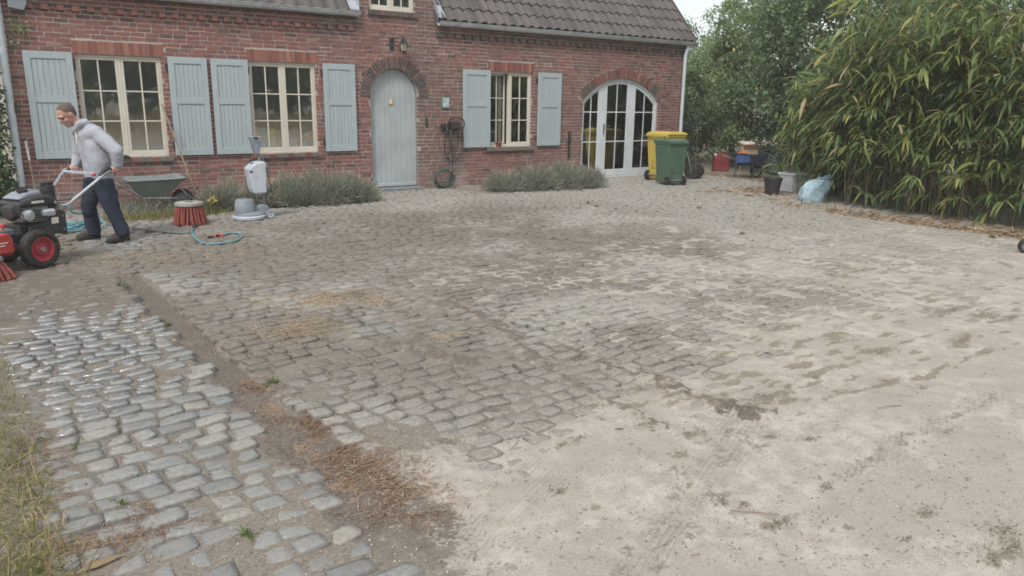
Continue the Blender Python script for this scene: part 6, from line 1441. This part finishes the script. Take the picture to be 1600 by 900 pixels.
tp = NT("grit"); tp.fin(tp.ramp(tp.rand(), [(0, (.12,.10,.08)), (.5, (.30,.27,.22)), (1, (.55,.51,.45))]), .9)
tag(veg("grit", (V, (np.arange(n)[:, None, None]*6+of[None]).reshape(-1, 3)), tp.m), "coarse grit and small stones scattered over the yard", kind="stuff")
def lone(name, px, py, ln, wd, ang, m, label, cat, bend=.1):
    g_ = gp(px, py); t = tag(empty(name, (g_.x, g_.y, max(.006, float(soil_z(g_.x, g_.y)))+.010), ang), label, cat)
    V, F = blades(np.array([[-ln/2, 0, 0]]), np.array([[1.0, .05, .04]]), ln, wd, bend, np.array([[0, 0, 1.0]])); veg("blade", (V, F), m, t); return t
lone("dry_leaf", 160, 884, .17, .035, R(12), MT['straw'], "large pale dry leaf lying at the near corner of the path", "leaf")
for i, (px, py, lab) in enumerate([(272, 534, "yellow leaf on the cobbles beside the earth strip"), (62, 688, "small tan leaf at the verge near the wet stones"), (82, 740, "orange leaf lying in the verge litter"), (967, 678, "little pale leaf on the sand in mid yard"), (1505, 390, "tan leaf near the far hedge side of the yard"), (1478, 520, "orange leaf among the dead moss")]):
    lone("dry_leaf", px, py, .06, .028, vr.uniform(0, 6), MT['dryleaf'], lab, "leaf")
def twig(px, py, pts, label):
    g_ = gp(px, py); t = tag(empty("twig", (g_.x, g_.y, max(.004, float(soil_z(g_.x, g_.y)))+.008), 0), label, "twig"); MB().tube([Vector(q) for q in pts], [.0022, .0028, .0022, .0012][:len(pts)], 5).build("stick", MT['wood'], t)
twig(462, 627, [(-.10, -.03, 0), (-.02, .0, .012), (.05, .04, .010), (.12, .03, .004)], "bleached twig lying on the needle strip"); twig(1185, 812, [(-.09, .08, 0), (-.02, 0, .006), (.05, -.06, .002)], "thin curved twig on the sand at the tyre track"); twig(1390, 648, [(-.08, .03, 0), (0, .0, .005), (.07, -.03, .0)], "short twig on the sand beside the dead moss")
# --- what the window panes mirror: stubble field and trees across the road
pts = [(vr.uniform(-2, 42), -20-23*vr.random()) for _ in range(9000)]
tuft_field("field_grass", "tall dry grass of the field facing the house", pts, .5, 1.05, .03, MT['drygrass'], .25, .3)
ft = tag(empty("field_tree", (6, -46, 0)), "leafy tree first in the row across the field, mirrored in the windows", "tree", "trees across the field")
tk_ = trunk(ft, 8.0, .22, 3.0); cr_ = crown((0, 0, 5.2), 4.6, 3.8, 5.2, 150, 70, .5, MT['tree'], ft, .3)
for i, (x, y, s) in enumerate([(13, -48, 1.3), (20, -45, 1.2), (27, -48, 1.35), (34, -45, 1.2), (42, -47, 1.4), (50, -44, 1.4), (59, -42, 1.5)]):
    r_ = ft.copy(); C.objects.link(r_); r_.location = (x, y, 0); r_["label"] = "leafy tree %s in the row across the field, mirrored in the windows" % ["second", "third", "fourth", "fifth", "sixth", "outermost", "endmost"][i]; r_.scale = (s, s, s); r_.rotation_euler = (0, 0, i*1.3)
    for c_ in (tk_, cr_): q = c_.copy(); C.objects.link(q); q.parent = r_
# ------------------------------------------------------------------ haze volume, added to imitate a milky lens veil
hm_ = MB().box(-450, 460, -450, 440, -1.2, 17.5).mesh("haze"); hz_ = bpy.data.materials.new("haze"); hz_.use_nodes = True
for n_ in list(hz_.node_tree.nodes):
    if n_.type == 'BSDF_PRINCIPLED': hz_.node_tree.nodes.remove(n_)
pv_ = hz_.node_tree.nodes.new("ShaderNodeVolumePrincipled"); pv_.inputs['Color'].default_value = (.95, .95, .94, 1); pv_.inputs['Density'].default_value = .002; pv_.inputs['Anisotropy'].default_value = .2
hz_.node_tree.links.new(pv_.outputs[0], [n_ for n_ in hz_.node_tree.nodes if n_.type == 'OUTPUT_MATERIAL'][0].inputs['Volume'])
hm_.materials.append(hz_); tag(link("haze", hm_), "thin milky haze added over the yard to stand in for lens veil", kind="stuff")
scene.cycles.volume_bounces = 1
